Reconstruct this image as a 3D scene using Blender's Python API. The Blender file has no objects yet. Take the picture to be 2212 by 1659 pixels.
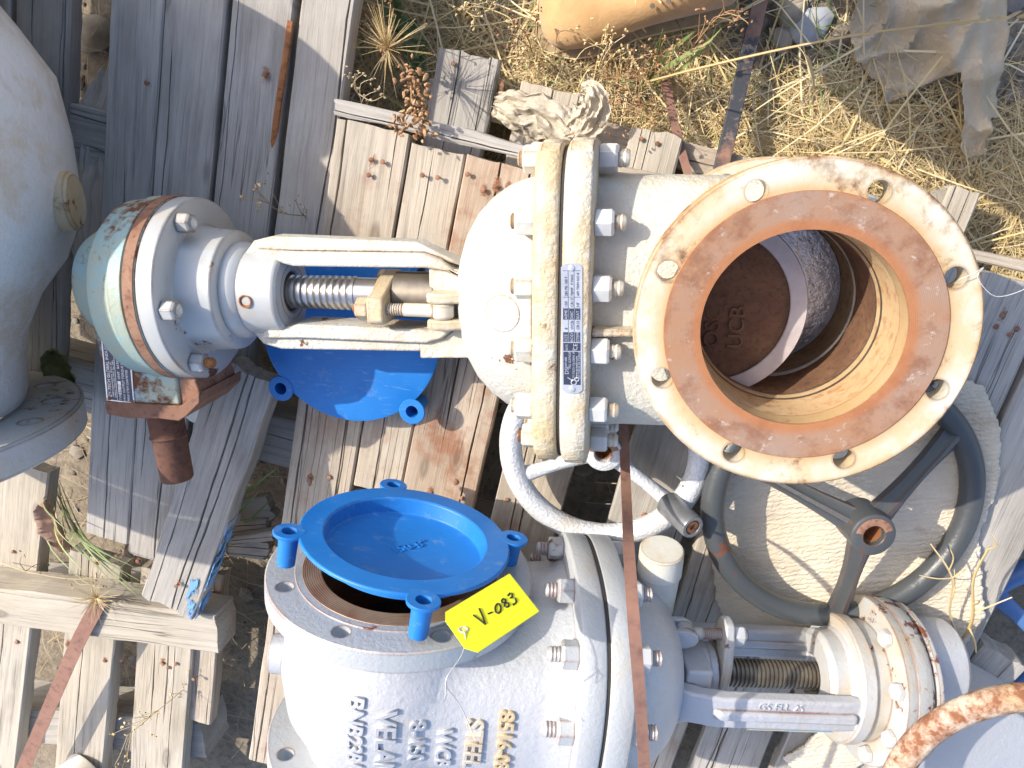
import bpy, bmesh, math, random
import numpy as np
from mathutils import Matrix, Vector, noise
random.seed(7); rng = np.random.default_rng(7)
S = bpy.context.scene
COL = S.collection
R = math.radians

# ------------------------------------------------------------------ camera, sky, sun, exposure
F, CX, CY = 1640.0, 1106.0, 829.5            # focal length and centre for a picture 2212 x 1659
ZP = 0.25                                    # top of the main pallet
CZ = ZP + 0.292 + 0.797                      # camera height
_d = Vector(((1372 - CX) / F, (CY - 343) / F, -1.0)).normalized()
_up = -_d
_X = (Vector((1, 0, 0)) - _up * _up.x).normalized()
_Y = _up.cross(_X)
CAMR = Matrix((_X, _Y, _up))
CAM = Vector((0, 0, CZ))
def at(u, v, z):
    """world point at height z that lies on the sight line through (u, v)"""
    r = CAMR @ Vector(((u - CX) / F, (CY - v) / F, -1.0))
    return CAM + r * ((z - CZ) / r.z)
cd = bpy.data.cameras.new('camera'); cam = bpy.data.objects.new('camera', cd); COL.objects.link(cam)
cam.matrix_world = Matrix.Translation(CAM) @ CAMR.to_4x4()
cd.sensor_fit = 'HORIZONTAL'; cd.sensor_width = 36; cd.lens = F / 2212 * 36
cd.clip_start = 0.01; cd.clip_end = 500
S.camera = cam

SUN_EL = 43.0
SUN_AZ = Vector((-0.87, 0.49)).normalized()   # horizontal direction towards the sun
w = bpy.data.worlds.new('World'); S.world = w; w.use_nodes = True
nt = w.node_tree
sky = nt.nodes.new('ShaderNodeTexSky'); sky.sky_type = 'NISHITA'; sky.sun_disc = False
sky.sun_elevation = R(SUN_EL); sky.sun_rotation = math.atan2(SUN_AZ.x, SUN_AZ.y)
sky.air_density = 0.8; sky.dust_density = 2.5; sky.ozone_density = 1.0
nt.links.new(sky.outputs[0], nt.nodes['Background'].inputs[0])
nt.nodes['Background'].inputs[1].default_value = 0.15
sl = bpy.data.lights.new('sun', 'SUN'); sl.energy = 2.6; sl.angle = R(0.55); sl.color = (1.0, 0.915, 0.79)
so = bpy.data.objects.new('sun', sl); COL.objects.link(so)
sv = Vector((SUN_AZ.x * math.cos(R(SUN_EL)), SUN_AZ.y * math.cos(R(SUN_EL)), math.sin(R(SUN_EL))))
so.rotation_euler = sv.to_track_quat('Z', 'Y').to_euler(); so.location = sv * 5
vs = S.view_settings; vs.view_transform = 'Standard'; vs.look = 'None'; vs.gamma = 1.0; vs.exposure = 1.15
vs.use_curve_mapping = False
S.render.engine = 'CYCLES'; S.cycles.use_denoising = True; S.cycles.max_bounces = 6

# ------------------------------------------------------------------ mesh helpers
I4 = Matrix.Identity(4)
def T(x, y, z): return Matrix.Translation((x, y, z))
def RX(a): return Matrix.Rotation(R(a), 4, 'X')
def RY(a): return Matrix.Rotation(R(a), 4, 'Y')
def RZ(a): return Matrix.Rotation(R(a), 4, 'Z')
def AX(o, axis, upv=(0, 0, 1)):
    """matrix that puts local X along axis at o"""
    x = Vector(axis).normalized(); u = Vector(upv)
    if abs(x.dot(u)) > .99: u = Vector((0, 1, 0))
    y = u.cross(x).normalized(); z = x.cross(y)
    m = Matrix((x, y, z)).transposed().to_4x4(); m.translation = Vector(o); return m
def sgp(a, p): return math.copysign(abs(a) ** p, a)

class MB:
    def __init__(s): s.v = []; s.f = []
    def add(s, vs, fs, xf=I4):
        n = len(s.v); s.v += [tuple(xf @ Vector(p)) for p in vs]; s.f += [tuple(i + n for i in f) for f in fs]; return s
    def box(s, c, d, xf=I4):
        x, y, z = d[0] / 2, d[1] / 2, d[2] / 2
        vs = [(c[0] + i * x, c[1] + j * y, c[2] + k * z) for i in (-1, 1) for j in (-1, 1) for k in (-1, 1)]
        return s.add(vs, [(0, 1, 3, 2), (4, 6, 7, 5), (0, 4, 5, 1), (2, 3, 7, 6), (0, 2, 6, 4), (1, 5, 7, 3)], xf)
    def prism(s, poly, z0, z1, xf=I4):
        n = len(poly)
        a = sum(poly[i][0] * poly[(i + 1) % n][1] - poly[(i + 1) % n][0] * poly[i][1] for i in range(n))
        if a < 0: poly = poly[::-1]
        vs = [(x, y, z0) for x, y in poly] + [(x, y, z1) for x, y in poly]
        fs = [tuple(range(n))[::-1], tuple(range(n, 2 * n))] + [(i, (i + 1) % n, n + (i + 1) % n, n + i) for i in range(n)]
        return s.add(vs, fs, xf)
    def lathe(s, prof, xf=I4, seg=48, ey=1, ez=1, n=2, closed=False, a0=0.0, a1=360.0, caps=True):
        """revolve (a, r) points about local X; superellipse exponent n"""
        full = abs(a1 - a0 - 360) < 1e-6
        m = seg if full else seg + 1
        vs = []
        for a, r in prof:
            for k in range(m):
                t = R(a0 + (a1 - a0) * k / seg)
                vs.append((a, r * ey * sgp(math.cos(t), 2 / n), r * ez * sgp(math.sin(t), 2 / n)))
        fs = []; L = len(prof)
        for i in range(L if closed else L - 1):
            j = (i + 1) % L
            for k in range(m if full else m - 1):
                k2 = (k + 1) % m
                fs.append((i * m + k, j * m + k, j * m + k2, i * m + k2)[::-1])
        if caps and not closed and full:
            if prof[0][1] > 1e-6: fs.append(tuple(range(m))[::-1])
            if prof[-1][1] > 1e-6: fs.append(tuple((L - 1) * m + k for k in range(m)))
        return s.add(vs, fs, xf)
    def tube(s, path, rad, seg=8, closed=False, xf=I4, caps=True, flat=1.0):
        P = [Vector(p) for p in path]; n = len(P)
        rad = rad if hasattr(rad, '__len__') else [rad] * n
        vs = []; fs = []; up = None
        for i, p in enumerate(P):
            if closed: t = P[(i + 1) % n] - P[i - 1]
            else: t = P[min(i + 1, n - 1)] - P[max(i - 1, 0)]
            t.normalize()
            if up is None:
                up = Vector((0, 0, 1)) if abs(t.z) < .9 else Vector((0, 1, 0))
            a = up.cross(t)
            if a.length < 1e-6: a = Vector((1, 0, 0)).cross(t)
            a.normalize(); b = t.cross(a); up = b
            for k in range(seg):
                g = 2 * math.pi * k / seg
                vs.append(p + a * (rad[i] * math.cos(g)) + b * (rad[i] * flat * math.sin(g)))
        for i in range(n if closed else n - 1):
            j = (i + 1) % n
            for k in range(seg): k2 = (k + 1) % seg; fs.append((i * seg + k, i * seg + k2, j * seg + k2, j * seg + k))
        if caps and not closed: fs += [tuple(range(seg))[::-1], tuple((n - 1) * seg + k for k in range(seg))]
        return s.add(vs, fs, xf)
    def ribbon(s, path, wid, nrm=None, thick=0.0):
        P = [Vector(p) for p in path]; n = len(P)
        wid = wid if hasattr(wid, '__len__') else [wid] * n
        vs = []
        for i, p in enumerate(P):
            t = (P[min(i + 1, n - 1)] - P[max(i - 1, 0)]).normalized()
            nn = Vector(nrm) if nrm is not None else Vector((0, 0, 1))
            a = nn.cross(t)
            if a.length < 1e-6: a = Vector((1, 0, 0))
            a.normalize(); q = t.cross(a).normalized() * thick * .5
            h = a * wid[i] * .5
            vs += [p - h + q, p + h + q] + ([p - h - q, p + h - q] if thick else [])
        k = 4 if thick else 2
        fs = []
        for i in range(n - 1):
            a, b = i * k, (i + 1) * k
            fs.append((a, a + 1, b + 1, b))
            if thick: fs += [(a + 3, a + 2, b + 2, b + 3), (a + 2, a, b, b + 2), (a + 1, a + 3, b + 3, b + 1)]
        if thick: e = (n - 1) * k; fs += [(0, 2, 3, 1), (e, e + 1, e + 3, e + 2)]
        return s.add(vs, fs)
    def mesh(s, name, smooth=35, fix=True):
        me = bpy.data.meshes.new(name); me.from_pydata(s.v, [], s.f); me.update()
        if fix:
            bm = bmesh.new(); bm.from_mesh(me); bmesh.ops.remove_doubles(bm, verts=bm.verts, dist=1e-6)
            bmesh.ops.recalc_face_normals(bm, faces=bm.faces); bm.to_mesh(me); bm.free()
        if smooth:
            me.polygons.foreach_set('use_smooth', [True] * len(me.polygons)); me.set_sharp_from_angle(angle=R(smooth))
        return me
    def build(s, name, mat, parent=None, xf=None, smooth=35, bevel=0, kind=None, fix=True, seg=2):
        return place(s.mesh(name, smooth, fix), name, mat, parent, xf, bevel, kind, seg)

def place(me, name, mat, parent=None, xf=None, bevel=0, kind=None, seg=2):
    if mat is not None and not me.materials: me.materials.append(mat)
    o = bpy.data.objects.new(name, me); COL.objects.link(o)
    if parent is not None: o.parent = parent
    if xf is not None: o.matrix_local = xf
    if kind: o['kind'] = kind
    if bevel:
        b = o.modifiers.new('bevel', 'BEVEL'); b.width = bevel; b.segments = seg; b.limit_method = 'ANGLE'; b.angle_limit = R(40)
        b.harden_normals = False
    return o
def thing(name, label, cat, loc=(0, 0, 0), rot=None, group=None):
    o = bpy.data.objects.new(name, None); COL.objects.link(o); o.empty_display_size = .02
    o.matrix_world = Matrix.Translation(loc) @ (rot if rot is not None else I4)
    return tag(o, label, cat, group)
def tag(o, label, cat, group=None, kind=None):
    o['label'] = label; o['category'] = cat
    if group: o['group'] = group
    if kind: o['kind'] = kind
    return o
def boolean(me, cutters):
    """subtract MB solids from a mesh and return the result"""
    o = bpy.data.objects.new('tmp', me); COL.objects.link(o)
    cs = []
    for c in cutters:
        cm = c.mesh('tmpc', 0); co = bpy.data.objects.new('tmpc', cm); COL.objects.link(co); cs.append(co)
        b = o.modifiers.new('b', 'BOOLEAN'); b.operation = 'DIFFERENCE'; b.object = co; b.solver = 'EXACT'; b.use_self = True
    dg = bpy.context.evaluated_depsgraph_get(); dg.update()
    out = bpy.data.meshes.new_from_object(o.evaluated_get(dg), depsgraph=dg)
    for q in cs + [o]:
        m = q.data; bpy.data.objects.remove(q); bpy.data.meshes.remove(m)
    out.polygons.foreach_set('use_smooth', [True] * len(out.polygons)); out.set_sharp_from_angle(angle=R(35))
    return out
def text_mesh(string, size, extrude, wrap=None, bevel=0.0, xf=I4, align='LEFT'):
    cu = bpy.data.curves.new('txt', 'FONT'); cu.body = string; cu.size = size; cu.extrude = extrude; cu.align_x = align
    cu.bevel_depth = bevel; cu.resolution_u = 3
    o = bpy.data.objects.new('txt', cu); COL.objects.link(o)
    dg = bpy.context.evaluated_depsgraph_get(); dg.update()
    me = bpy.data.meshes.new_from_object(o.evaluated_get(dg), depsgraph=dg)
    bpy.data.objects.remove(o); bpy.data.curves.remove(cu)
    me.transform(xf)
    if wrap:
        for v in me.vertices: v.co = wrap(v.co)
    return me

# ------------------------------------------------------------------ material helpers
class NT:
    def __init__(s, name):
        s.m = bpy.data.materials.new(name); s.m.use_nodes = True; s.t = s.m.node_tree
        s.b = s.t.nodes['Principled BSDF']
    def set(s, node, key, val):
        i = node.inputs[key]
        if hasattr(val, 'is_linked') or isinstance(val, bpy.types.NodeSocket): s.t.links.new(val, i)
        else:
            if i.type == 'RGBA' and len(val) == 3: val = (*val, 1)
            i.default_value = val
    def n(s, typ, out=0, props=None, **kw):
        nd = s.t.nodes.new('ShaderNode' + typ)
        for k, v in (props or {}).items(): setattr(nd, k, v)
        for k, v in kw.items():
            s.set(nd, int(k[1:]) if k[0] == 'i' and k[1:].isdigit() else k.replace('_', ' '), v)
        return nd.outputs[out]
    def bsdf(s, **kw):
        for k, v in kw.items(): s.set(s.b, k.replace('_', ' '), v)
        return s.m
    def coord(s, scale=(1, 1, 1), rand=True, kind='Object'):
        c = s.t.nodes.new('ShaderNodeTexCoord').outputs[kind]
        if rand:
            r = s.t.nodes.new('ShaderNodeObjectInfo').outputs['Random']
            v = s.n('VectorMath', props={'operation': 'SCALE'}, i0=(37.0, 17.0, 23.0), Scale=r)
            c = s.n('VectorMath', props={'operation': 'ADD'}, i0=c, i1=v)
        if scale != (1, 1, 1): c = s.n('VectorMath', props={'operation': 'MULTIPLY'}, i0=c, i1=scale)
        return c
    def noise(s, vec, scale, detail=4, rough=.55, dist=0.0, out=0):
        return s.n('TexNoise', out, Vector=vec, Scale=scale, Detail=detail, Roughness=rough, Distortion=dist)
    def ramp(s, fac, stops, interp='LINEAR'):
        nd = s.t.nodes.new('ShaderNodeValToRGB'); s.t.links.new(fac, nd.inputs[0]); cr = nd.color_ramp; cr.interpolation = interp
        while len(cr.elements) < len(stops): cr.elements.new(.5)
        for e, (p, c) in zip(cr.elements, stops):
            e.position = p; e.color = (*c, 1) if hasattr(c, '__len__') else (c, c, c, 1)
        return nd.outputs[0]
    def mix(s, fac, a, b, mode='MIX'):
        nd = s.t.nodes.new('ShaderNodeMix'); nd.data_type = 'RGBA'; nd.blend_type = mode
        s.set(nd, 0, fac); s.set(nd, 6, a); s.set(nd, 7, b); return nd.outputs[2]
    def math(s, op, a, b=0.0, clamp=False):
        nd = s.t.nodes.new('ShaderNodeMath'); nd.operation = op; nd.use_clamp = clamp
        s.set(nd, 0, a); s.set(nd, 1, b); return nd.outputs[0]
    def bump(s, h, strength=.3, dist=.001, nrm=None):
        nd = s.t.nodes.new('ShaderNodeBump'); nd.inputs['Strength'].default_value = strength; nd.inputs['Distance'].default_value = dist
        s.t.links.new(h, nd.inputs['Height'])
        if nrm is not None: s.t.links.new(nrm, nd.inputs['Normal'])
        return nd.outputs[0]
    def edge(s, radius=.004):
        b = s.n('Bevel', props={'samples': 3}, Radius=radius)
        g = s.t.nodes.new('ShaderNodeNewGeometry').outputs['Normal']
        d = s.n('VectorMath', 1, props={'operation': 'DOT_PRODUCT'}, i0=b, i1=g)
        return s.math('SUBTRACT', 1.0, d)

RUST = (.23, .088, .034); RUSTD = (.085, .032, .016); RUSTO = (.36, .15, .045)
def painted(name, base, base2, rust=.35, stain=.5, edge=.6, rough=.45, metal=0.0, cast=.35, cscale=170, stainc=(.50, .36, .17), rustc=RUST, coat=0.0, soft=.02, radial=None):
    """weathered cast-metal paint: rust patches, yellow run-off stains, chipped edges"""
    t = NT(name); c = t.coord()
    n1 = t.noise(c, 9, 8, .65); n2 = t.noise(c, 45, 6, .7); n3 = t.noise(c, 3.5, 5, .6)
    sm = t.ramp(t.math('MULTIPLY_ADD', n2, .35) if False else t.math('ADD', t.math('MULTIPLY', n1, .7), t.math('MULTIPLY', n2, .3)),
                [(.60 - .22 * stain, 0.0), (.68 - .14 * stain, 1.0)])
    rm = t.ramp(t.math('ADD', t.math('MULTIPLY', n3, .6), t.math('MULTIPLY', n2, .4)), [(.635 - .16 * rust, 0.0), (.635 + soft - .16 * rust, 1.0)])
    col = t.mix(t.ramp(n3, [(.3, 0.0), (.7, 1.0)]), base, base2)
    col = t.mix(t.math('MULTIPLY', sm, .75 * min(1, stain + .1)), col, stainc)
    if radial:                       # flange: stains spread from the raised face and the rim, axis along local X
        sx = t.t.nodes.new('ShaderNodeSeparateXYZ'); t.t.links.new(t.coord(rand=False), sx.inputs[0])
        rr = t.math('SQRT', t.math('ADD', t.math('POWER', sx.outputs[1], 2.0), t.math('POWER', sx.outputs[2], 2.0)))
        rr = t.math('ADD', rr, t.math('MULTIPLY', t.math('SUBTRACT', n1, .5), .020))
        near = t.ramp(t.math('MULTIPLY', rr, 5.0), [(radial[0] * 5, 1.0), (radial[0] * 5 + .07, 0.0), (radial[1] * 5 - .03, 0.0), (radial[1] * 5, .9)])
        col = t.mix(t.math('MULTIPLY', near, .85), col, t.mix(n2, stainc, (.40, .22, .085)))
        rm = t.math('MULTIPLY', rm, t.math('ADD', .55, t.math('MULTIPLY', near, .6)), True)
    if edge:
        e = t.edge(.005)
        em = t.ramp(t.math('MULTIPLY', e, t.math('POWER', t.math('MULTIPLY', n1, 1.75), 4.0)), [(.03 / edge, 0.0), (.10 / edge, 1.0)])
        es = t.ramp(t.math('MULTIPLY', e, t.math('MULTIPLY', n1, 2.2)), [(.02, 0.0), (.2, 1.0)])
        col = t.mix(t.math('MULTIPLY', es, .6 * edge), col, stainc)
        rm = t.math('MAXIMUM', rm, em)
    rc = t.mix(n2, rustc, RUSTD)
    col = t.mix(rm, col, rc)
    nb = t.noise(c, cscale, 3, .6)
    bp = t.bump(nb, min(1, cast * 1.3), .0032)
    bp = t.bump(rm, .35, -.0006, bp)
    return t.bsdf(Base_Color=col, Roughness=t.math('ADD', rough, t.math('MULTIPLY', rm, .4), True),
                  Metallic=t.math('MULTIPLY', t.math('SUBTRACT', 1.0, rm, True), metal), Normal=bp, Coat_Weight=coat)
def rusty(name, a=RUST, b=RUSTO, c3=RUSTD, rough=.8, scale=14, groove=None):
    t = NT(name); c = t.coord()
    n1 = t.noise(c, scale, 9, .7); n2 = t.noise(c, scale * 7, 6, .7)
    col = t.mix(t.ramp(n1, [(.38, 0.0), (.62, 1.0)]), a, b); col = t.mix(t.ramp(n2, [(.5, 0.0), (.7, 1.0)]), col, c3)
    bp = t.bump(n2, .5, .001)
    return t.bsdf(Base_Color=col, Roughness=rough, Normal=bp, Metallic=.1)
def plain(name, col, rough=.5, metal=0.0, var=.15, bump=.0, scale=30, **kw):
    t = NT(name); c = t.coord(); n1 = t.noise(c, scale, 5, .6)
    d = tuple(x * (1 - var) for x in col); u = tuple(min(1, x * (1 + var)) for x in col)
    kk = dict(Base_Color=t.mix(t.ramp(n1, [(.3, 0.0), (.7, 1.0)]), d, u), Roughness=rough, Metallic=metal); kk.update(kw)
    if bump: kk['Normal'] = t.bump(t.noise(c, scale * 5, 4, .6), bump, .001)
    return t.bsdf(**kk)
def wood(name, dark, light, crack=.6, tint=(1, 1, 1), stain=0.0, stainc=(.25, .1, .05), warm=(.42, .32, .22)):
    """weathered plank, grain along local Y"""
    t = NT(name); c = t.coord()
    rnd = t.t.nodes.new('ShaderNodeObjectInfo').outputs['Random']
    wob = t.noise(t.coord((6, 2.2, 6)), 1.0, 3, .5, out=1)
    cw = t.n('VectorMath', props={'operation': 'ADD'}, i0=c, i1=t.n('VectorMath', props={'operation': 'SCALE'}, i0=t.n('VectorMath', props={'operation': 'SUBTRACT'}, i0=wob, i1=(.5, .5, .5)), Scale=.022))
    def sc(v): return t.n('VectorMath', props={'operation': 'MULTIPLY'}, i0=cw, i1=v)
    g1 = t.noise(sc((150, 3.2, 150)), 1.0, 5, .6); g2 = t.noise(sc((520, 10, 520)), 1.0, 4, .65); g3 = t.noise(c, 7, 5, .6)
    ck = t.noise(sc((62, 1.1, 62)), 1.0, 2, .45)
    gg = t.math('ADD', t.math('MULTIPLY', g1, .55), t.math('MULTIPLY', g2, .45))
    col = t.ramp(gg, [(.31, tuple(x * .8 for x in dark)), (.45, tuple(a * .40 + b * .60 for a, b in zip(dark, light))), (.63, light)])
    col = t.mix(t.math('MULTIPLY', t.ramp(g3, [(.4, 0.0), (.65, 1.0)]), t.math('MULTIPLY', rnd, .75)), col, t.mix(g2, tuple(x * .7 for x in warm), warm))
    ckm = t.ramp(t.math('ABSOLUTE', t.math('SUBTRACT', ck, .5)), [(0.0, 1.0), (.006, .85), (.013, 0.0)])
    ckm = t.math('MULTIPLY', ckm, t.ramp(t.noise(c, 4, 3, .5), [(.50, 0.0), (.60, 1.0)]))
    ckm = t.math('MULTIPLY', ckm, crack)
    col = t.mix(ckm, col, (.022, .018, .016))
    kn = t.n('TexVoronoi', 0, Vector=sc((13, 4.2, 2)), Scale=1.0, Randomness=1.0)       # knots
    col = t.mix(t.ramp(kn, [(.05, .85), (.085, .35), (.11, .6), (.15, 0.0)]), col, tuple(x * .45 for x in dark))
    col = t.mix(t.ramp(t.noise(sc((9, 2.4, 9)), 1.0, 5, .6), [(.52, 0.0), (.68, .55)]), col, tuple(x * .75 for x in dark))
    if stain: col = t.mix(t.math('MULTIPLY', t.ramp(t.noise(c, 11, 6, .65), [(.54, 0.0), (.66, 1.0)]), stain), col, stainc)
    blo = t.ramp(t.noise(sc((18, 6, 18)), 1.0, 4, .6), [(.3, .86), (.7, 1.07)])
    col = t.mix(1.0, col, blo, 'MULTIPLY')
    h = t.math('SUBTRACT', gg, t.math('MULTIPLY', ckm, 1.2))
    return t.bsdf(Base_Color=col, Roughness=.85, Normal=t.bump(h, .8, .0022), Specular_IOR_Level=.25)

M = {}
M['ivory'] = painted('ivory_paint', (.59, .575, .51), (.52, .51, .45), rust=.06, stain=.48, edge=.7, rough=.5, cast=.55, cscale=150)
M['ivory_fl'] = painted('ivory_flange_paint', (.58, .58, .51), (.50, .50, .44), rust=.50, stain=.85, edge=.9, rough=.45, cast=.12, soft=.07, radial=(.140, .1715))
M['ivory_bolt'] = painted('ivory_bolt_paint', (.68, .68, .62), (.56, .56, .50), rust=.2, stain=.6, edge=.7, rough=.4, cast=.1)
M['silver'] = painted('silver_paint', (.52, .53, .55), (.46, .47, .49), rust=.0, stain=.22, edge=.6, rough=.42, metal=.25, cast=.36, cscale=120, rustc=(.26, .06, .035))
M['silver_fl'] = painted('silver_flange_paint', (.48, .50, .51), (.42, .44, .45), rust=.22, stain=.25, edge=.7, rough=.42, metal=.2, cast=.22, rustc=(.26, .06, .035))
M['silver_gear'] = painted('gear_silver_paint', (.50, .51, .51), (.43, .44, .43), rust=.38, stain=.55, edge=.8, rough=.42, metal=.15, cast=.25, rustc=(.24, .075, .035))
M['silver_text'] = painted('silver_lettering', (.52, .53, .55), (.46, .47, .49), rust=.0, stain=.1, edge=0, rough=.40, metal=.35, cast=.2)
M['rust_text'] = painted('rusted_lettering', (.46, .46, .46), (.42, .40, .38), rust=.55, stain=1.0, edge=0, rough=.5, cast=.3, soft=.06, rustc=(.34, .16, .07))
M['grey_white'] = painted('grey_white_paint', (.71, .70, .685), (.64, .63, .615), rust=.06, stain=.50, edge=.8, rough=.5, cast=.5, cscale=90)
M['gear_silver_s'] = painted('smooth_silver_paint', (.50, .51, .50), (.44, .45, .44), rust=.20, stain=.35, edge=1.3, rough=.38, metal=.15, cast=.08, cscale=60, rustc=(.13, .05, .03))
M['teal'] = painted('teal_worn_paint', (.25, .47, .50), (.17, .43, .56), rust=.64, stain=1.25, edge=1.0, rough=.5, cast=.25, stainc=(.40, .38, .24), soft=.06)
M['rust'] = rusty('rust_brown'); M['rust_dark'] = rusty('rust_dark', (.10, .045, .03), (.16, .07, .04), (.05, .025, .02))
M['rust_bore'] = rusty('rust_bore', (.45, .29, .14), (.52, .38, .22), (.32, .15, .06), scale=10)
M['rust_face'] = rusty('rust_face', (.30, .155, .085), (.34, .215, .15), (.30, .11, .035), scale=9)
t = NT('rusted_raised_face'); c = t.coord(rand=False)
sx = t.t.nodes.new('ShaderNodeSeparateXYZ'); t.t.links.new(c, sx.inputs[0])
rr = t.math('SQRT', t.math('ADD', t.math('POWER', sx.outputs[0], 2.0), t.math('POWER', sx.outputs[1], 2.0)))
n1 = t.noise(c, 8, 7, .65); n2 = t.noise(c, 60, 6, .7); n3 = t.noise(c, 26, 6, .7)
col = t.mix(t.ramp(n1, [(.38, 0.0), (.60, 1.0)]), (.27, .185, .14), (.29, .155, .085))
col = t.mix(t.ramp(n3, [(.48, 0.0), (.62, .85)]), col, (.19, .085, .045)); col = t.mix(t.ramp(n2, [(.60, 0.0), (.68, .8)]), col, (.42, .36, .31))
lip = t.ramp(t.math('ADD', t.math('MULTIPLY', rr, 5.0), t.math('MULTIPLY', t.math('SUBTRACT', n1, .5), .12)), [(.535, 1.0), (.575, 0.0), (.675, 0.0), (.70, .6)])
col = t.mix(t.math('MULTIPLY', lip, .85), col, t.mix(n3, (.38, .155, .05), (.24, .085, .035)))
h = t.math('ADD', t.math('MULTIPLY', t.math('SINE', t.math('MULTIPLY', rr, 3600.0)), .05), n2)
M['raised_rust'] = t.bsdf(Base_Color=col, Roughness=.75, Normal=t.bump(h, .5, .0012))
M['rust_plate'] = rusty('rust_strap', (.22, .115, .085), (.28, .155, .11), (.15, .08, .065), scale=9)
M['gate_dark'] = rusty('gate_dark', (.15, .075, .045), (.22, .12, .065), (.09, .05, .035), scale=20)
M['seat'] = plain('seat_ring', (.50, .45, .44), .4, .3)
M['steel'] = plain('bright_steel', (.55, .53, .50), .28, .9, .2)
M['steel_dk'] = plain('dull_steel', (.22, .19, .15), .45, .7, .3)
M['zinc'] = plain('zinc_bolt', (.58, .58, .57), .45, .25, .12)
M['foil'] = plain('foil', (.60, .64, .70), .25, .7, .3, 1.0, 22)
M['black_in'] = plain('dark_inside', (.035, .03, .028), .8)
t = NT('blue_plastic'); c = t.coord()
sc1 = t.noise(t.n('VectorMath', props={'operation': 'MULTIPLY'}, i0=c, i1=(30, 160, 90)), 1.0, 4, .65, 1.0); sc2 = t.noise(c, 11, 6, .65)
col = t.mix(t.ramp(sc2, [(.35, 0.0), (.65, 1.0)]), (.010, .150, .48), (.016, .185, .55))
col = t.mix(t.ramp(sc1, [(.60, 0.0), (.72, .35)]), col, (.25, .42, .66)); col = t.mix(t.ramp(t.noise(c, 23, 7, .7), [(.58, 0.0), (.75, .45)]), col, (.30, .36, .42))
M['blue'] = t.bsdf(Base_Color=col, Roughness=t.ramp(sc2, [(.3, .36), (.7, .55)]), Normal=t.bump(sc2, .1, .002))
M['black'] = painted('black_enamel', (.054, .061, .066), (.07, .077, .08), rust=.20, stain=.1, edge=.5, rough=.38, cast=.15, stainc=(.13, .13, .12), rustc=(.30, .10, .05))
M['bluewheel'] = painted('blue_enamel', (.06, .15, .36), (.08, .18, .40), rust=.02, stain=.1, edge=.2, rough=.4, cast=.15, stainc=(.12, .17, .3))
M['orange'] = painted('orange_rusted_paint', (.62, .55, .46), (.50, .40, .30), rust=.95, stain=.8, edge=.2, rough=.5, cast=.2, rustc=(.36, .15, .07), soft=.09)
M['yellow'] = plain('yellow_tag', (.72, .74, .02), .6, 0, .03)
M['ink'] = plain('ink', (.015, .015, .015), .5)
M['plate_dk'] = plain('plate_dark', (.045, .055, .09), .35, .3)
M['plate_lt'] = plain('plate_light', (.60, .62, .66), .32, .6)
M['wood_grey'] = wood('wood_grey', (.23, .215, .195), (.48, .455, .415), warm=(.38, .34, .29))
M['wood_tan'] = wood('wood_tan', (.26, .225, .18), (.53, .475, .395), warm=(.46, .35, .24), stain=.35)
M['wood_red'] = wood('wood_red', (.26, .20, .15), (.51, .425, .335), stain=.75, stainc=(.27, .115, .06), warm=(.40, .26, .17))
M['wood_pale'] = wood('wood_pale', (.27, .24, .195), (.51, .465, .39), warm=(.50, .41, .28))
M['wood_end'] = wood('wood_end', (.11, .10, .09), (.32, .29, .25))
t = NT('blue_paint_wood'); c = t.coord()
M['bluepaint'] = t.bsdf(Base_Color=t.mix(t.noise(c, 60, 4, .6), (.08, .26, .56), (.22, .42, .68)), Roughness=.7, Alpha=t.ramp(t.noise(t.n('VectorMath', props={'operation': 'MULTIPLY'}, i0=c, i1=(120, 35, 60)), 1.0, 5, .65), [(.46, 0.0), (.54, 1.0)]))
M['ivory_lug'] = painted('ivory_lug_paint', (.56, .55, .48), (.48, .47, .40), rust=.55, stain=1.0, edge=1.2, rough=.5, cast=.3, soft=.05)
M['rust_band'] = rusty('rust_band', (.24, .11, .065), (.33, .19, .12), (.13, .05, .035), scale=16)
M['flange_big'] = painted('big_flange_paint', (.52, .53, .53), (.44, .45, .45), rust=.50, stain=.6, edge=2.0, rough=.5, cast=.4, cscale=90, soft=.05)

# ------------------------------------------------------------------ ground
def nz(x, y, s, o=0): return noise.noise(Vector((x * s + o, y * s - o, o * 1.7)))
def ground_z(x, y): return .012 * nz(x, y, 3.1, 4) + .006 * nz(x, y, 11, 9)
def make_ground():
    xs = np.concatenate([np.linspace(-60, -1.6, 9), np.linspace(-1.5, 1.5, 121), np.linspace(1.6, 60, 9)])
    ys = np.concatenate([np.linspace(-60, -1.6, 9), np.linspace(-1.5, 1.0, 101), np.linspace(1.1, 60, 9)])
    v = [(x, y, ground_z(x, y)) for y in ys for x in xs]; n = len(xs)
    f = [(j * n + i, j * n + i + 1, (j + 1) * n + i + 1, (j + 1) * n + i) for j in range(len(ys) - 1) for i in range(n - 1)]
    b = MB(); b.v = v; b.f = f
    t = NT('dirt'); c = t.coord(rand=False)
    a = t.noise(c, 6, 8, .65); d = t.noise(c, 60, 6, .7)
    col = t.mix(t.ramp(a, [(.35, 0.0), (.65, 1.0)]), (.20, .165, .12), (.31, .26, .19))
    col = t.mix(t.ramp(d, [(.45, 0.0), (.7, 1.0)]), col, (.13, .105, .08))
    m = t.bsdf(Base_Color=col, Roughness=.95, Normal=t.bump(d, .8, .006))
    o = b.build('ground', m, smooth=60, fix=False); o['kind'] = 'structure'; return o
make_ground()

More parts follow.
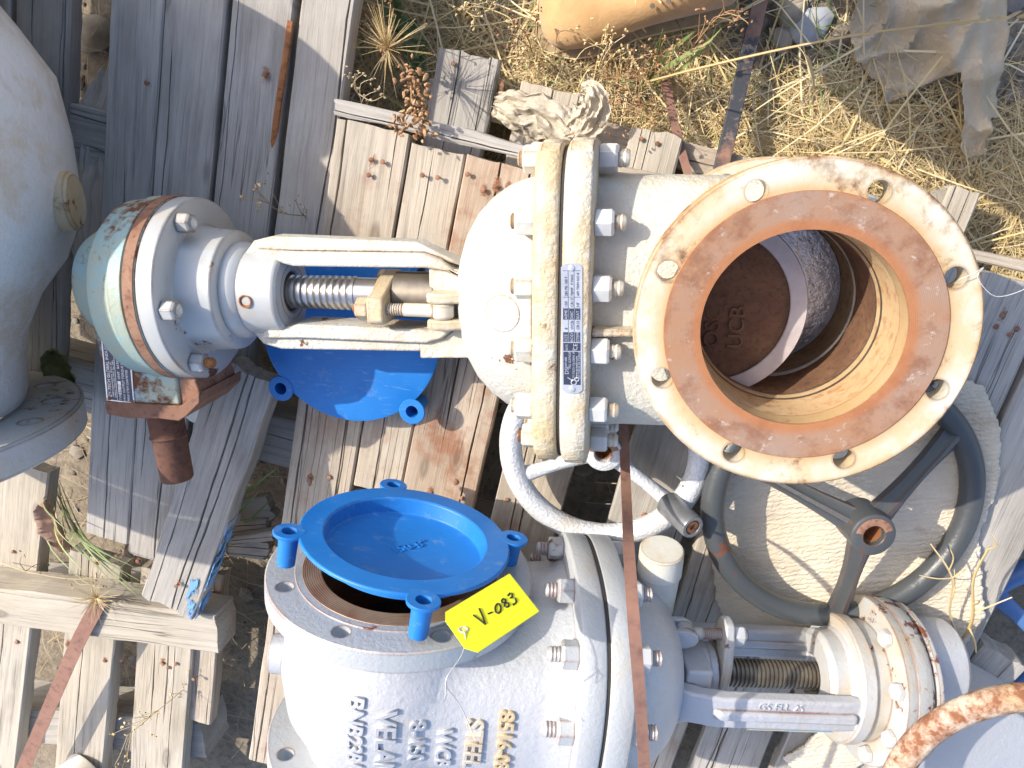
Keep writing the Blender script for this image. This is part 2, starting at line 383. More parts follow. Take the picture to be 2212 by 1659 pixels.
def island(name, cols, rough=.9, sub=0.0, extra=None):
    """colour picked per loose piece"""
    t = NT(name); r = t.t.nodes.new('ShaderNodeNewGeometry').outputs['Random Per Island']
    k = len(cols); col = t.ramp(r, [(i / (k - 1), c) for i, c in enumerate(cols)])
    if extra: col = t.mix(t.noise(t.coord(rand=False), extra, 4, .6), col, t.mix(.5, col, (.02, .02, .02)))
    kw = dict(Base_Color=col, Roughness=rough)
    return t.bsdf(**kw)
M['gravel'] = island('gravel', [(.14, .12, .10), (.34, .29, .23), (.24, .21, .18), (.42, .37, .30), (.20, .19, .19), (.38, .32, .24)], .85, extra=120)
M['straw'] = island('straw', [(.62, .46, .19), (.46, .32, .13), (.70, .57, .31), (.38, .26, .12), (.64, .51, .26), (.44, .33, .17), (.74, .64, .40)], .6)
M['straw_long'] = island('straw_long', [(.74, .58, .28), (.60, .44, .18), (.80, .68, .42), (.66, .50, .24)], .55)
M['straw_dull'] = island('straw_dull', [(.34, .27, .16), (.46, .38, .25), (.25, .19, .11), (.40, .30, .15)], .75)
M['green'] = island('green_blade', [(.16, .24, .07), (.26, .32, .10), (.11, .17, .05), (.33, .36, .15)], .5)
M['weed'] = island('dry_weed', [(.32, .18, .08), (.24, .12, .055), (.40, .24, .12), (.45, .31, .17)], .8)

def ico(sub=1):
    bm = bmesh.new(); bmesh.ops.create_icosphere(bm, subdivisions=sub, radius=1)
    v = np.array([p.co[:] for p in bm.verts]); f = [tuple(q.index for q in p.verts) for p in bm.faces]; bm.free(); return v, f
def gravel(name, N, region, smin, smax, mat, label):
    v0, f0 = ico(1); vs = []; fs = []; k = 0; tries = 0
    while k < N and tries < N * 20:
        tries += 1
        x, y = region()
        if x is None: continue
        s = smin + (smax - smin) * random.random() ** 4
        q = v0 * (s * (0.75 + .5 * rng.random((len(v0), 1)))) * np.array([1, .6 + .4 * random.random(), .45])
        a = random.random() * 6.28; ca, sa = math.cos(a), math.sin(a)
        p = np.stack([q[:, 0] * ca - q[:, 1] * sa + x, q[:, 0] * sa + q[:, 1] * ca + y, q[:, 2] + ground_z(x, y) + s * .12], 1)
        n = len(vs); vs += [tuple(r) for r in p]; fs += [tuple(i + n for i in f) for f in f0]; k += 1
    b = MB(); b.v = vs; b.f = fs
    o = b.build(name, mat, smooth=50, fix=False); tag(o, label, 'gravel', kind='stuff'); return o
P0 = Vector((-.419, .0585, 0)); E1 = Vector((.976, -.218, 0)); E2 = Vector((-.218, -.976, 0))
def pe(a, b, z=0.0): p = P0 + E1 * a + E2 * b; p.z = z; return p
def reg_top():
    x = random.uniform(-.5, .85); y = random.uniform(-.3, .42)
    d = Vector((x, y, 0)) - P0
    if d.dot(E2) > -.02 and d.dot(E1) < 1.0: return None, None
    return x, y
gravel('gravel', 7000, reg_top, .002, .017, M['gravel'], 'small grey and tan stones lying among the straw on the bare dirt')
def reg_gap():
    return random.uniform(-1.3, .1), random.uniform(-1.3, .3)
gravel('gravel', 900, reg_gap, .004, .02, M['gravel'], 'dusty stones in the dark gaps beneath the weathered pallets')

def blades(name, items, mat, label, cat='grass', kind='stuff'):
    """items: (x, y, z, azimuth, length, lift, curl, width)"""
    vs = []; fs = []
    for x, y, z, az, L, lift, curl, wd in items:
        n = len(vs); px, py, pz = x, y, z; el = lift; a = az
        K = 3
        for i in range(K + 1):
            ww = wd * (1 - .75 * (i / K) ** 2) * .5
            sx, sy = -math.sin(a) * ww, math.cos(a) * ww
            vs += [(px - sx, py - sy, pz), (px + sx, py + sy, pz)]
            st = L / K; px += math.cos(a) * math.cos(el) * st; py += math.sin(a) * math.cos(el) * st; pz = max(.001, pz + math.sin(el) * st)
            a += curl; el -= .22 * abs(curl) + .10
        for i in range(K): q = n + 2 * i; fs.append((q, q + 1, q + 3, q + 2))
    b = MB(); b.v = vs; b.f = fs
    o = b.build(name, mat, smooth=0, fix=False); tag(o, label, cat, kind=kind); return o
def straw_density(x, y):
    d = Vector((x, y, 0)) - P0; a, b = d.dot(E1), d.dot(E2)
    if b > -.01 and a < 1.02: return 0
    k = .10 + 1.0 * max(0, min(1, (.24 + b) / .14)) if a > .5 else 1.0   # thick mat near the pallet, thin out on the gravel
    if a > .95: k = max(k, .35)
    return max(0, k * (.55 + .9 * nz(x, y, 5.5, 2)))
it = []
while len(it) < 30000:
    x = random.uniform(-.45, .95); y = random.uniform(-.38, .42)
    if random.random() > straw_density(x, y): continue
    it.append((x, y, ground_z(x, y) + random.random() ** 2 * .03 + .002, random.uniform(0, 6.28), random.uniform(.02, .10), random.uniform(-.05, .35), random.gauss(0, .28), random.uniform(.0007, .0017)))
blades('dry_grass', it, M['straw'], 'matted dry yellow straw covering the ground along the pallet edge')
it = []
for k in range(1100):
    x = random.uniform(-.45, .95); y = random.uniform(-.35, .40)
    if random.random() > straw_density(x, y) + .25: continue
    it.append((x, y, ground_z(x, y) + random.uniform(.01, .04), random.uniform(0, 6.28), random.uniform(.10, .26), random.uniform(0, .25), random.gauss(0, .10), random.uniform(.0016, .0034)))
blades('dry_grass', it, M['straw_long'], 'long loose straw stems strewn over the matted grass')
it = []
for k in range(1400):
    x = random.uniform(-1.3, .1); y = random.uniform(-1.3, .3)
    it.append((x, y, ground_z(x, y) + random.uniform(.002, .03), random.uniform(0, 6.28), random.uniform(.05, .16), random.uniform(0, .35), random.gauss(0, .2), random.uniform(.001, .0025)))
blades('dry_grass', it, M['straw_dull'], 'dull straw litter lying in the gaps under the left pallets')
it = []
for k in range(330):
    x = random.uniform(-.42, .3); y = random.uniform(.02, .32)
    if straw_density(x, y) <= 0: continue
    it.append((x, y, ground_z(x, y) + .004, random.uniform(0, 6.28), random.uniform(.03, .10), random.uniform(.3, 1.0), random.gauss(0, .2), random.uniform(.0015, .003)))
blades('green_grass', it, M['green'], 'short green blades growing through the straw beside the small pallet end')

# ------------------------------------------------------------------ boards
def board(parent, p0, p1, wid, zt, th, mat, cracks=2, z1=None, rag=.0015, name='board', seed=None, wid1=None, warp=.002):
    """plank from p0 to p1 (world xy of the centre line), top at zt, real cracks cut into its top"""
    rd = random.Random(seed if seed is not None else random.random())
    a = Vector((p0[0], p0[1], zt)); b = Vector((p1[0], p1[1], zt if z1 is None else z1))
    ax = b - a; L = ax.length; y = ax.normalized(); x = y.cross(Vector((0, 0, 1))).normalized(); z = x.cross(y)
    mw = Matrix((x, y, z)).transposed().to_4x4(); mw.translation = (a + b) / 2
    h = wid / 2; ny = max(8, int(L / .022))
    cr = []
    for i in range(cracks):
        c0 = rd.uniform(-.8, .8) * h; s = rd.choice((-1, 1))
        full = rd.random() < .3
        ya = -L / 2 if s < 0 or full else rd.uniform(-L / 2, L / 2 - .1); yb = L / 2 if s > 0 or full else ya + rd.uniform(.1, .6) * L
        cr.append((c0, ya, yb, rd.uniform(.0008, .0024), rd.uniform(.004, .012), rd.random() * 50))
    st = sorted([(-h, 'e', None), (-h + .0025, 'n', None), (h - .0025, 'n', None), (h, 'e', None)] + [(-h + wid * k / 6, 'n', None) for k in range(1, 6)] + [(c[0], 'c', c) for c in cr], key=lambda q: q[0])
    cols = []
    for xx, kd, c in st:
        if kd == 'c': cols += [(xx, -1, c), (xx, 0, c), (xx, 1, c)]
        else: cols.append((xx, kd, None))
    off = rd.random() * 100
    tw = rd.uniform(-1, 1) * warp
    vs = []; n = len(cols)
    endj = [[rag * (1.6 * noise.noise(Vector((c_[0] * 45, off_, 2.0))) + .5 * rd.uniform(-1, 1)) for c_ in cols] for off_ in (rd.random() * 9, rd.random() * 9)]
    for j in range(ny + 1):
        t = j / ny; yy = -L / 2 + L * t
        wsc = 1 if wid1 is None else 1 + (wid1 / wid - 1) * t
        eL = rag * noise.noise(Vector((off, yy * 14, 0))) ; eR = rag * noise.noise(Vector((off + 9, yy * 14, 3)))
        zc = tw * math.sin(t * 3.1 + off) + .0007 * noise.noise(Vector((off, yy * 9, 7)))
        for i, (xx, kd, c) in enumerate(cols):
            X = xx * wsc; Z = zc + tw * .8 * (xx / h)
            Y = yy + (endj[0][i] if j == 0 else endj[1][i] if j == ny else 0)
            if kd == 'e': X += (eL if xx < 0 else eR); Z -= .0025
            if c is not None:
                g = 0
                if c[1] <= yy <= c[2]:
                    g = min(1, (yy - c[1]) / .06 if c[1] > -L / 2 else 1, (c[2] - yy) / .06 if c[2] < L / 2 else 1); g = max(0, g)
                X = (xx + .006 * noise.noise(Vector((c[5], yy * 6, 1))) + .0012 * noise.noise(Vector((c[5], yy * 40, 1)))) * wsc + kd * (.00015 + c[3] * g * (.7 + .5 * noise.noise(Vector((c[5], yy * 25, 5)))))
                X = max(-h * wsc + .003, min(h * wsc - .003, X))
                if kd == 0: Z -= c[4] * g
            vs.append((X, Y, Z))
    fs = [(j * n + i, j * n + i + 1, (j + 1) * n + i + 1, (j + 1) * n + i) for j in range(ny) for i in range(n - 1)]
    # skirt and underside
    ring = [i for i in range(n)] + [j * n + n - 1 for j in range(1, ny + 1)] + [ny * n + i for i in range(n - 2, -1, -1)] + [j * n for j in range(ny - 1, 0, -1)]
    k0 = len(vs); m = len(ring)
    for r in ring: q = vs[r]; vs.append((q[0], q[1], -th + .0015 * math.sin(r * .9)))
    for i in range(m): j = (i + 1) % m; fs.append((ring[j], ring[i], k0 + i, k0 + j))
    fs.append(tuple(k0 + i for i in range(m))[::-1])
    me = bpy.data.meshes.new(name); me.from_pydata(vs, [], fs); me.update()
    o = place(me, name, mat, parent)
    if parent is not None: o.matrix_local = parent.matrix_world.inverted() @ mw
    else: o.matrix_world = mw
    return o
NAIL = None
t = NT('nail_stain'); c = t.coord(rand=False)
ln = t.n('VectorMath', 1, props={'operation': 'LENGTH'}, i0=t.n('VectorMath', props={'operation': 'MULTIPLY'}, i0=c, i1=(95, 48, 0)))
al = t.ramp(t.math('ADD', ln, t.math('MULTIPLY', t.math('SUBTRACT', t.noise(t.coord(), 130, 4, .7), .5), 2.2)), [(.15, .95), (.85, 0.0)])
M['nail_stain'] = t.bsdf(Base_Color=t.mix(t.noise(t.coord(), 300, 3, .6), (.38, .19, .10), (.24, .10, .05)), Roughness=.9, Alpha=t.math('MULTIPLY', al, .8))
STAIN = MB().prism([(.013 * math.cos(a), .024 * math.sin(a)) for a in np.linspace(0, 2 * math.pi, 14, endpoint=False)], 0, .0003).mesh('rust_stain', 0); STAIN.materials.append(M['nail_stain'])
def nail(parent, x, y, z, lift=.004, tilt=None, stain=True):
    global NAIL
    if stain and random.random() < .4:
        o = place(STAIN, 'rust_stain', None, parent); s = random.uniform(.4, .8)
        o.matrix_local = parent.matrix_world.inverted() @ (T(x, y, z + .0012) @ RZ(-12.6) @ Matrix.Scale(s, 4))
    if NAIL is None:
        NAIL = MB().lathe([(-.012, .0012), (.0, .0012), (.0, .0036), (.001, .0038), (.0016, .0028)], AX((0, 0, 0), (0, 0, 1)), seg=10).mesh('nail'); NAIL.materials.append(M['rust_band'])
    o = place(NAIL, 'nail', None, parent)
    o.matrix_local = parent.matrix_world.inverted() @ (T(x, y, z + lift) @ RX(random.uniform(-14, 14)) @ RY(random.uniform(-14, 14)))
    return o

# main pallet: boards along E2, stringers along E1
mp = thing('pallet', 'large tan wooden pallet with nailed boards carrying both valves', 'pallet', pe(.5, .55, 0))
bl = [(.0, .108, 'wood_tan', 3, 1.18), (.1105, .190, 'wood_tan', 2, .56), (.1925, .312, 'wood_red', 2, 1.16), (.343, .450, 'wood_tan', 3, 1.15), (.523, .640, 'wood_grey', 2, 1.16),
      (.662, .745, 'wood_tan', 2, 1.15), (.775, .880, 'wood_grey', 3, 1.16), (.903, .998, 'wood_grey', 2, 1.12), (1.006, 1.11, 'wood_grey', 3, 1.15)]
for i, (a, b, m, c, ln) in enumerate(bl):
    board(mp, pe((a + b) / 2, .006 + random.uniform(-.004, .008)), pe((a + b) / 2, ln), b - a, ZP - (.003 if i == 1 else 0), .022, M[m], c, seed=100 + i)
board(mp, pe(.150, .585), pe(.150, 1.17), .080, ZP - .002, .022, M['wood_red'], 2, seed=131)
for b, wd in ((.055, .045), (.60, .045), (1.12, .045)):
    board(mp, pe(.0, b), pe(1.12, b), wd, ZP - .0265, .085, M['wood_tan'], 0, name='stringer', seed=int(b * 1000))
board(mp, pe(-.004, -.012), pe(.315, -.010), .020, ZP + .004, .05, M['wood_grey'], 1, name='edge_strip', seed=77, rag=.004)
board(mp, pe(.33, -.014), pe(1.1, -.012), .016, ZP - .03, .05, M['wood_tan'], 1, name='edge_strip', seed=78, rag=.003)
for b in (.02, .30, .75, 1.1):     # lower deck
    board(mp, pe(.0, b + .05), pe(1.12, b + .05), .095, ZP - .116, .02, M['wood_red'], 1, name='deck_board', seed=int(b * 999) + 5)
for u, v in ((805, 345), (830, 350), (800, 378), (915, 378), (948, 383), (1012, 376), (1045, 410), (1072, 402), (1098, 402), (2165, 680), (2150, 705), (2195, 710), (2180, 722), (865, 1045), (670, 1035), (930, 1062), (985, 1040), (998, 1075), (1095, 1078), (712, 1030), (1390, 1110), (1410, 1135)):
    p = at(u, v, ZP); nail(mp, p.x, p.y, ZP, .007 if v < 420 else .002)

# lower pallet whose board ends stick out above the main one in the picture
lp = thing('pallet', 'small lower pallet whose three weathered board ends jut out into the grass', 'pallet', pe(.5, .1, 0))
for i, (a, b, e, m) in enumerate([(.090, .187, -.128, 'wood_grey'), (.226, .318, -.106, 'wood_pale'), (.405, .484, -.079, 'wood_pale'), (.60, .69, -.075, 'wood_tan'), (.872, .917, -.095, 'wood_pale')]):
    board(lp, pe((a + b) / 2, e), pe((a + b) / 2, .42), b - a, .118, .022, M[m], 3, seed=200 + i, rag=.003)
board(lp, pe(.86, -.085), pe(.93, .0), .028, .112, .022, M['wood_pale'], 1, seed=219)
board(lp, pe(.08, -.062), pe(.60, -.052), .042, .0945, .07, M['wood_tan'], 1, name='stringer', seed=230)
board(lp, pe(.08, .35), pe(.95, .35), .042, .0945, .07, M['wood_tan'], 1, name='stringer', seed=231)
for u, v in ((980, 138), (1085, 185), (1180, 225), (1385, 300), (1420, 310)): p = at(u, v, .118); nail(lp, p.x, p.y, .118, .002)

# left pallet, boards in the shade of the large valve
gp = thing('pallet', 'grey weathered pallet with long shaded boards under the gear operator', 'pallet', pe(-.2, .3, 0))
for i, (a, b, s, e, c) in enumerate([(-.376, -.2925, -.42, .815, 3), (-.290, -.197, -.42, .83, 3), (-.190, -.0975, -.42, .72, 3), (-.087, -.008, -.42, .30, 2)]):
    board(gp, pe((a + b) / 2, s), pe((a + b) / 2, e), b - a, .220 + (.002 if i % 2 else 0), .026, M['wood_grey'], c - 1, seed=300 + i, warp=.003)
for k_, (a, b, e) in enumerate(((-.545, -.455, .55), (-.645, -.555, .50), (-.745, -.655, .48))): board(gp, pe((a + b) / 2, -.42), pe((a + b) / 2, e), b - a, .20, .026, M['wood_grey'], 3, seed=309 + k_)
for b in (-.3, .12, .55): board(gp, pe(-.56, b), pe(-.0, b), .09, .191, .10, M['wood_grey'], 1, name='stringer', seed=320 + int(b * 50))
for u, v in ((320, 180), (575, 160), (300, 1210), (255, 1200), (210, 1215), (360, 1230)): p = at(u, v, .222); nail(gp, p.x, p.y, .222, .004)

# bottom-left pallet with the thick beam lying on it
bp_ = thing('pallet', 'pale pallet in the lower left corner with gaps between its nailed boards', 'pallet', at(200, 1450, 0))
bz = .195
def ub(parent, u0, v0, u1, v1, wid, z, th, m, **k):
    a = at(u0, v0, z); b = at(u1, v1, z); return board(parent, (a.x, a.y), (b.x, b.y), wid, z, th, M[m], **k)
ub(bp_, 42, 1000, -38, 1800, .118, bz, .03, 'wood_pale', cracks=2, seed=401)
ub(bp_, 207, 1205, 158, 1800, .108, bz, .03, 'wood_pale', cracks=3, seed=402)
ub(bp_, 365, 1240, 328, 1800, .114, bz, .03, 'wood_pale', cracks=4, seed=403)
ub(bp_, 455, 1235, 428, 1560, .050, bz - .012, .03, 'wood_tan', cracks=2, seed=404)
for v0, v1 in ((1300, 1330), (1560, 1600)): ub(bp_, -60, v0, 440, v1, .09, bz - .035, .09, 'wood_grey', cracks=1, name='stringer', seed=v0)
for u, v in ((38, 1385), (30, 1190), (148, 1390), (265, 1425), (382, 1432), (352, 1430), (365, 1440), (420, 1465), (228, 1425)): p = at(u, v, bz); nail(bp_, p.x, p.y, bz, .003)
bm_ = ub(None, -60, 1302, 468, 1372, .080, .262, .066, 'wood_pale', cracks=2, name='timber_beam', seed=420, rag=.003)
tag(bm_, 'thick pale timber beam lying across the lower left pallet boards', 'timber')
pk = ub(None, 530, 800, 358, 1316, .102, .288, .038, 'wood_grey', cracks=3, name='loose_plank', seed=430, rag=.004, z1=.285)
tag(pk, 'grey loose plank with blue paint on its right edge and end', 'plank')
# blue paint along its right edge
b = MB(); hw = -.0525; L = (Vector(at(530, 800, .288)) - Vector(at(358, 1316, .285))).length / 2
b.box((hw, L * .55, -.0195), (.0016, L * .86, .033))
bpnt = b.build('paint_strip', M['bluepaint'], pk); bpnt.matrix_local = I4
b = MB(); b.prism([(-.022, L - .085), (-.030, L - .10), (-.038, L - .085), (-.042, L - .055), (-.049, L - .03), (-.049, L - .004), (-.038, L - .012), (-.034, L - .03), (-.026, L - .045), (-.027, L - .07)], .0012, .0024)
b.build('paint_smear', M['bluepaint'], pk)
p = at(385, 1262, .29); n_ = nail(pk, p.x, p.y, .288, .008)
# short wood scraps in the dark gap
ws = thing('wood_scrap', 'splintered end of rotten timber in the gap beside the blue-edged plank', 'wood scrap', at(535, 1160, .12))
for i, (u0, v0, u1, v1, wd) in enumerate([(470, 1110, 585, 1098, .05), (480, 1150, 580, 1140, .035), (490, 1185, 575, 1190, .04), (500, 1170, 590, 1160, .02)]):
    ub(ws, u0, v0, u1, v1, wd, .15 + .012 * i, .02, 'wood_tan', cracks=3, seed=440 + i, rag=.008, name='splinter')

# ------------------------------------------------------------------ valve pieces
_nutcache = {}
def nut(parent, pos, axis, r=.0165, h=.02, rs=.0095, ls=.016, mat=None, smat=None, spin=None, name='nut'):
    key = (r, h, rs, ls, mat.name, smat.name)
    if key not in _nutcache:
        a = MB().lathe([(0, r * .97), (.0012, r), (h - .003, r), (h, r * .86)], seg=6).mesh('nut', 20); a.materials.append(mat)
        pr = []
        k = max(2, int(ls / .0022))
        for i in range(k + 1):
            pr.append((h - .002 + ls * i / k, rs * (1.0 if i % 2 == 0 else .86)))
        pr.append((h + ls, rs * .7)); b = MB().lathe(pr, seg=14).mesh('stud_end', 25); b.materials.append(smat)
        _nutcache[key] = (a, b if ls > 0 else None)
    a, b = _nutcache[key]
    m = AX(pos, axis) @ RX(random.uniform(0, 60) if spin is None else spin)
    o = place(a, name, None, parent, m, .0006, None, 1)
    if b: place(b, 'stud_end', None, o)
    return o
def thread(x0, x1, r, pitch=.0062, depth=.0022):
    pr = [(x0, r)]; x = x0; n = int((x1 - x0) / pitch)
    for i in range(n):
        a = x0 + i * pitch
        pr += [(a + pitch * .10, r), (a + pitch * .5, r), (a + pitch * .6, r - depth), (a + pitch * .92, r - depth)]
    return pr + [(x1, r)]
def flange_mesh(t, ro=.1715, ri=.1015, holes=8, bc=.149225, hr=.0112, off=22.5, bev=.002):
    """ring with bolt holes, axis X from 0 to t"""
    m = MB().lathe([(0, ri), (0, ro - bev), (bev, ro), (t - bev, ro), (t, ro - bev), (t, ri)], seg=96, closed=True).mesh('fl', 35)
    cut = []
    for k in range(holes):
        a = R(off + 360 / holes * k)
        cut.append(MB().lathe([(-.02, hr), (t + .02, hr)], T(0, bc * math.cos(a), bc * math.sin(a)), seg=24))
    mb = MB()
    for c in cut: mb.add(c.v, c.f)
    return boolean(m, [mb])
def bolt_holes_inner(parent, t, xf, mat, bc=.149225, hr=.0109, off=22.5): pass

M['rust_dark2'] = rusty('rust_cover', (.17, .08, .05), (.25, .13, .08), (.10, .05, .035), scale=12)
# ================================================================== the upper valve
C1 = at(1733, 714, ZP + .292); C1.z = ZP + .0005
UV = thing('gate_valve', 'ivory painted gate valve with rusted open flange facing up and teal gear operator', 'gate valve', C1, RZ(180))
zc = .146
UP = AX((0, 0, zc), (0, 0, 1))         # lathe axis up through the valve's centre
fm = flange_mesh(.0275)
for nm, m, zz in (('flange', Matrix.Translation((0, 0, zc + .1170)) @ AX((0, 0, 0), (0, 0, 1)), 0), ('flange', Matrix.Translation((0, 0, zc - .1170)) @ AX((0, 0, 0), (0, 0, -1)), 0)):
    o = place(fm, nm, M['ivory_fl'], UV, m)
# body shell: barrel + neck + bonnet-side box, hollowed by the bore and the gate chamber
b = MB()
b.lathe([(-.1165, .108), (-.1165, .126), (-.09, .130), (-.05, .140), (.05, .140), (.09, .130), (.1165, .126), (.1165, .108)], UP, seg=72)
b.lathe([(-.155, .05), (-.15, .085), (-.12, .118), (-.06, .140), (.05, .150), (.18, .152), (.219, .156)], T(0, 0, zc), seg=72, ey=1.0, ez=.57, n=3.2)
me = b.mesh('body', 35)
c1 = MB().lathe([(-.2, .1035), (.2, .1035)], UP, seg=64)
c2 = MB().lathe([(-.125, .09), (-.12, .12), (.24, .128)], T(0, 0, zc), seg=48, ey=1.0, ez=.36, n=4)
body = place(boolean(me, [c1, c2]), 'body', M['ivory'], UV, None)
# rusted raised faces and bore linings
for s in (1, -1):
    ax = AX((0, 0, zc), (0, 0, s))
    MB().lathe([(.1435, .1015), (.1461, .1018), (.1463, .104), (.1463, .1390), (.1443, .1397)], ax, seg=96, caps=False).build('raised_face', M['raised_rust'], UV)
    MB().lathe([(.1436, .1016), (.06, .1016), (.052, .099), (.046, .099), (.046, .116)], ax, seg=72, caps=False).build('bore_lining', M['rust_bore'], UV)
    MB().lathe([(.060, .1010), (.045, .0985), (.043, .103), (.041, .112)], ax, seg=72, caps=False).build('seat_ring', M['steel_dk'], UV)
place(boolean(MB().lathe([(-.124, .02), (-.122, .085), (-.117, .116), (.235, .1255)], T(0, 0, zc), seg=48, ey=1, ez=.355, n=4, closed=False).mesh('ch', 35), [MB().lathe([(-.2, .1), (.2, .1)], UP, seg=48)]), 'chamber_wall', M['gate_dark'], UV)
# the half-raised gate
G = MB().lathe([(-.036, .0), (-.036, .107), (.026, .109), (.0285, .108), (.0285, .0905), (.024, .089), (.024, .03), (.028, .0)], AX((.080, 0, zc), (0, 0, 1)), seg=72)
gate = G.build('gate', M['gate_dark'], UV)
MB().lathe([(.0286, .0895), (.0296, .0905), (.0296, .1085), (.027, .1095)], AX((.080, 0, zc), (0, 0, 1)), seg=72, caps=False).build('gate_seat_face', M['seat'], UV)
for i, sx in enumerate(('UCB', 'OSCV', 'SZPT')):
    me = text_mesh(sx, .026, .0012, xf=T(.040 + .028 * i, .050, zc + .0255) @ Matrix(((0, 1, 0, 0), (-1, 0, 0, 0), (0, 0, 1, 0), (0, 0, 0, 1))), bevel=.0004)
    place(me, 'cast_lettering', M['gate_dark'], gate)
MB().lathe([(-.118, .0), (-.118, .100), (-.1165, .1005), (-.1165, .0)], UP, seg=48).build('foil_cover', M['foil'], UV)
# bonnet joint: two rounded-rectangular flanges with a dark gasket line
def rrect(x0, x1, hy, hz, name, mat, n=4.6):
    MB().lathe([(x0, 0), (x0, .93), (x0 + .0025, .985), (x0 + .005, 1.0), (x1 - .005, 1.0), (x1 - .0025, .985), (x1, .96), (x1, 0)], T(0, 0, zc), seg=120, ey=hy, ez=hz, n=n).build(name, mat, UV, smooth=50)
M['ivory_rim'] = painted('ivory_rim_paint', (.60, .57, .49), (.53, .51, .43), rust=.14, stain=.95, edge=1.8, rough=.5, cast=.7, cscale=120, soft=.05)
rrect(.2165, .2495, .192, .128, 'bonnet_flange', M['ivory_rim']); rrect(.2520, .2820, .190, .126, 'bonnet_flange', M['ivory_rim'])
MB().lathe([(.249, 0), (.249, .97), (.2525, .97), (.2525, 0)], T(0, 0, zc), seg=80, ey=.190, ez=.126, n=4.6).build('gasket', M['black_in'], UV)
bpos = [(-.103, .103), (-.032, .105), (.040, .105), (.110, .102), (-.168, .045), (.168, .045), (-.172, -.02), (.172, -.02), (-.103, -.103), (.110, -.103)]
for y, z in bpos:
    nut(UV, (.2165, y, zc + z), (-1, 0, 0), .0164, .0210, .0092, .013, M['zinc'], M['ivory_bolt'], spin=random.choice((0, 30, 12)))
    nut(UV, (.2820, y, zc + z), (1, 0, 0), .0164, .0210, .0092, .006, M['ivory_bolt'], M['ivory_lug'], spin=random.choice((0, 30, 15)))
# dome, boss
DP = [(.284, .150), (.289, .149), (.305, .146), (.325, .138), (.345, .124), (.362, .106), (.376, .082), (.384, .058), (.388, .03), (.389, 0)]
def domez(x, y):
    r = np.interp(x, [p[0] for p in DP], [p[1] for p in DP]); return zc + .74 * math.sqrt(max(0, r * r - y * y))
MB().lathe([(.283, 0)] + DP, T(0, 0, zc), seg=80, ey=1.0, ez=.74).build('bonnet', M['ivory'], UV, smooth=60)
zb = domez(.316, 0)
MB().lathe([(-.02, .0225), (.0, .0225), (.0018, .021), (.0018, 0)], AX((.318, 0, zb - .002), (.28, 0, 1)), seg=40).build('boss', M['ivory'], UV)
# rib between body and bonnet flange
MB().prism([(.10, 0), (.216, 0), (.216, .035), (.20, .030), (.12, .024)], -.0045, .0045, T(0, .018, zc + .078) @ RX(90)).build('rib', M['ivory_rim'], UV, bevel=.002)
# nameplate on the rim
PL = Matrix(((0, 1, 0, 0), (-1, 0, 0, 0), (0, 0, 1, 0), (0, 0, 0, 1)))      # text reads along -Y, letters stand along +X
def plate_part(parent, poly, z0, z1, mat, name, xf, bevel=0): return MB().prism(poly, z0, z1).build(name, mat, parent, xf, smooth=0, bevel=bevel)
npf = T(.2350, .0835, zc + .1282) @ RZ(1.5) @ PL
npl = plate_part(UV, [(.004, -.0115), (.141, -.0115), (.145, -.007), (.145, .007), (.141, .0115), (.004, .0115), (0, .007), (0, -.007)], 0, .0008, M['plate_lt'], 'nameplate', npf)
plate_part(npl, [(.010, -.0095), (.048, -.0095), (.048, .0095), (.010, .0095)], .0008, .0011, M['plate_dk'], 'print_field', None)
plate_part(npl, [(.049, -.0095), (.058, -.0095), (.058, .0095), (.049, .0095)], .0008, .0011, M['plate_dk'], 'print_field', None)
for i in range(3):
    plate_part(npl, [(.059, .0037 - .0064 * i), (.070, .0037 - .0064 * i), (.070, .0095 - .0064 * i), (.059, .0095 - .0064 * i)], .0008, .0011, M['plate_dk'], 'print_field', None)
    plate_part(npl, [(.084, .0037 - .0064 * i), (.096, .0037 - .0064 * i), (.096, .0095 - .0064 * i), (.084, .0095 - .0064 * i)], .0008, .0011, M['plate_dk'], 'print_field', None)
for x0 in (.0965, .1085, .137): plate_part(npl, [(x0, -.0097), (x0 + .0004, -.0097), (x0 + .0004, .0097), (x0, .0097)], .0008, .0011, M['plate_dk'], 'print_line', None)
for y0 in (-.0028, .0036): plate_part(npl, [(.070, y0), (.137, y0), (.137, y0 + .0004), (.070, y0 + .0004)], .0008, .00105, M['plate_dk'], 'print_line', None)
def plate_text(parent, s, x, y, size, mat, z=.0012, xf=I4): place(text_mesh(s, size, .00015, xf=xf @ T(x, y, z)), 'lettering', mat, parent)
for s, x, y, sz in (('DSI', .022, .0038, .0062), ('API 600', .031, .0056, .0034), ('FIG G37XUF', .029, .0012, .0036), ('ZY-TECH GLOBAL IND', .017, -.0030, .0034), ('www.zy-tech.com', .017, -.0062, .0036), ('207 MADE IN CHINA', .017, -.0092, .0034)):
    plate_text(npl, s, x, y, sz, M['plate_lt'])
plate_text(npl, '0575', .0495, .0045, .0034, M['plate_lt']); plate_text(npl, 'CE', .0495, -.006, .0066, M['plate_lt'])
for i, (a, bq, c, d) in enumerate((('SIZE', '8', 'ASME', '150'), ('BODY', 'WCB', 'DISC', 'CR13'), ('STEM', 'CR13', 'SEAT', 'HF'))):
    y = .0048 - .0064 * i
    plate_text(npl, a, .0592, y, .0046, M['plate_lt']); plate_text(npl, bq, .073, y, .0042, M['plate_dk']); plate_text(npl, c, .0842, y, .0044, M['plate_lt']); plate_text(npl, d, .098, y, .0042, M['plate_dk'])
for i, s in enumerate(('285 PSI 100 F', 'TEMP   F MAX', 'API TRIM NO 8')): plate_text(npl, s, .1100, .0048 - .0064 * i, .0038, M['plate_dk'])
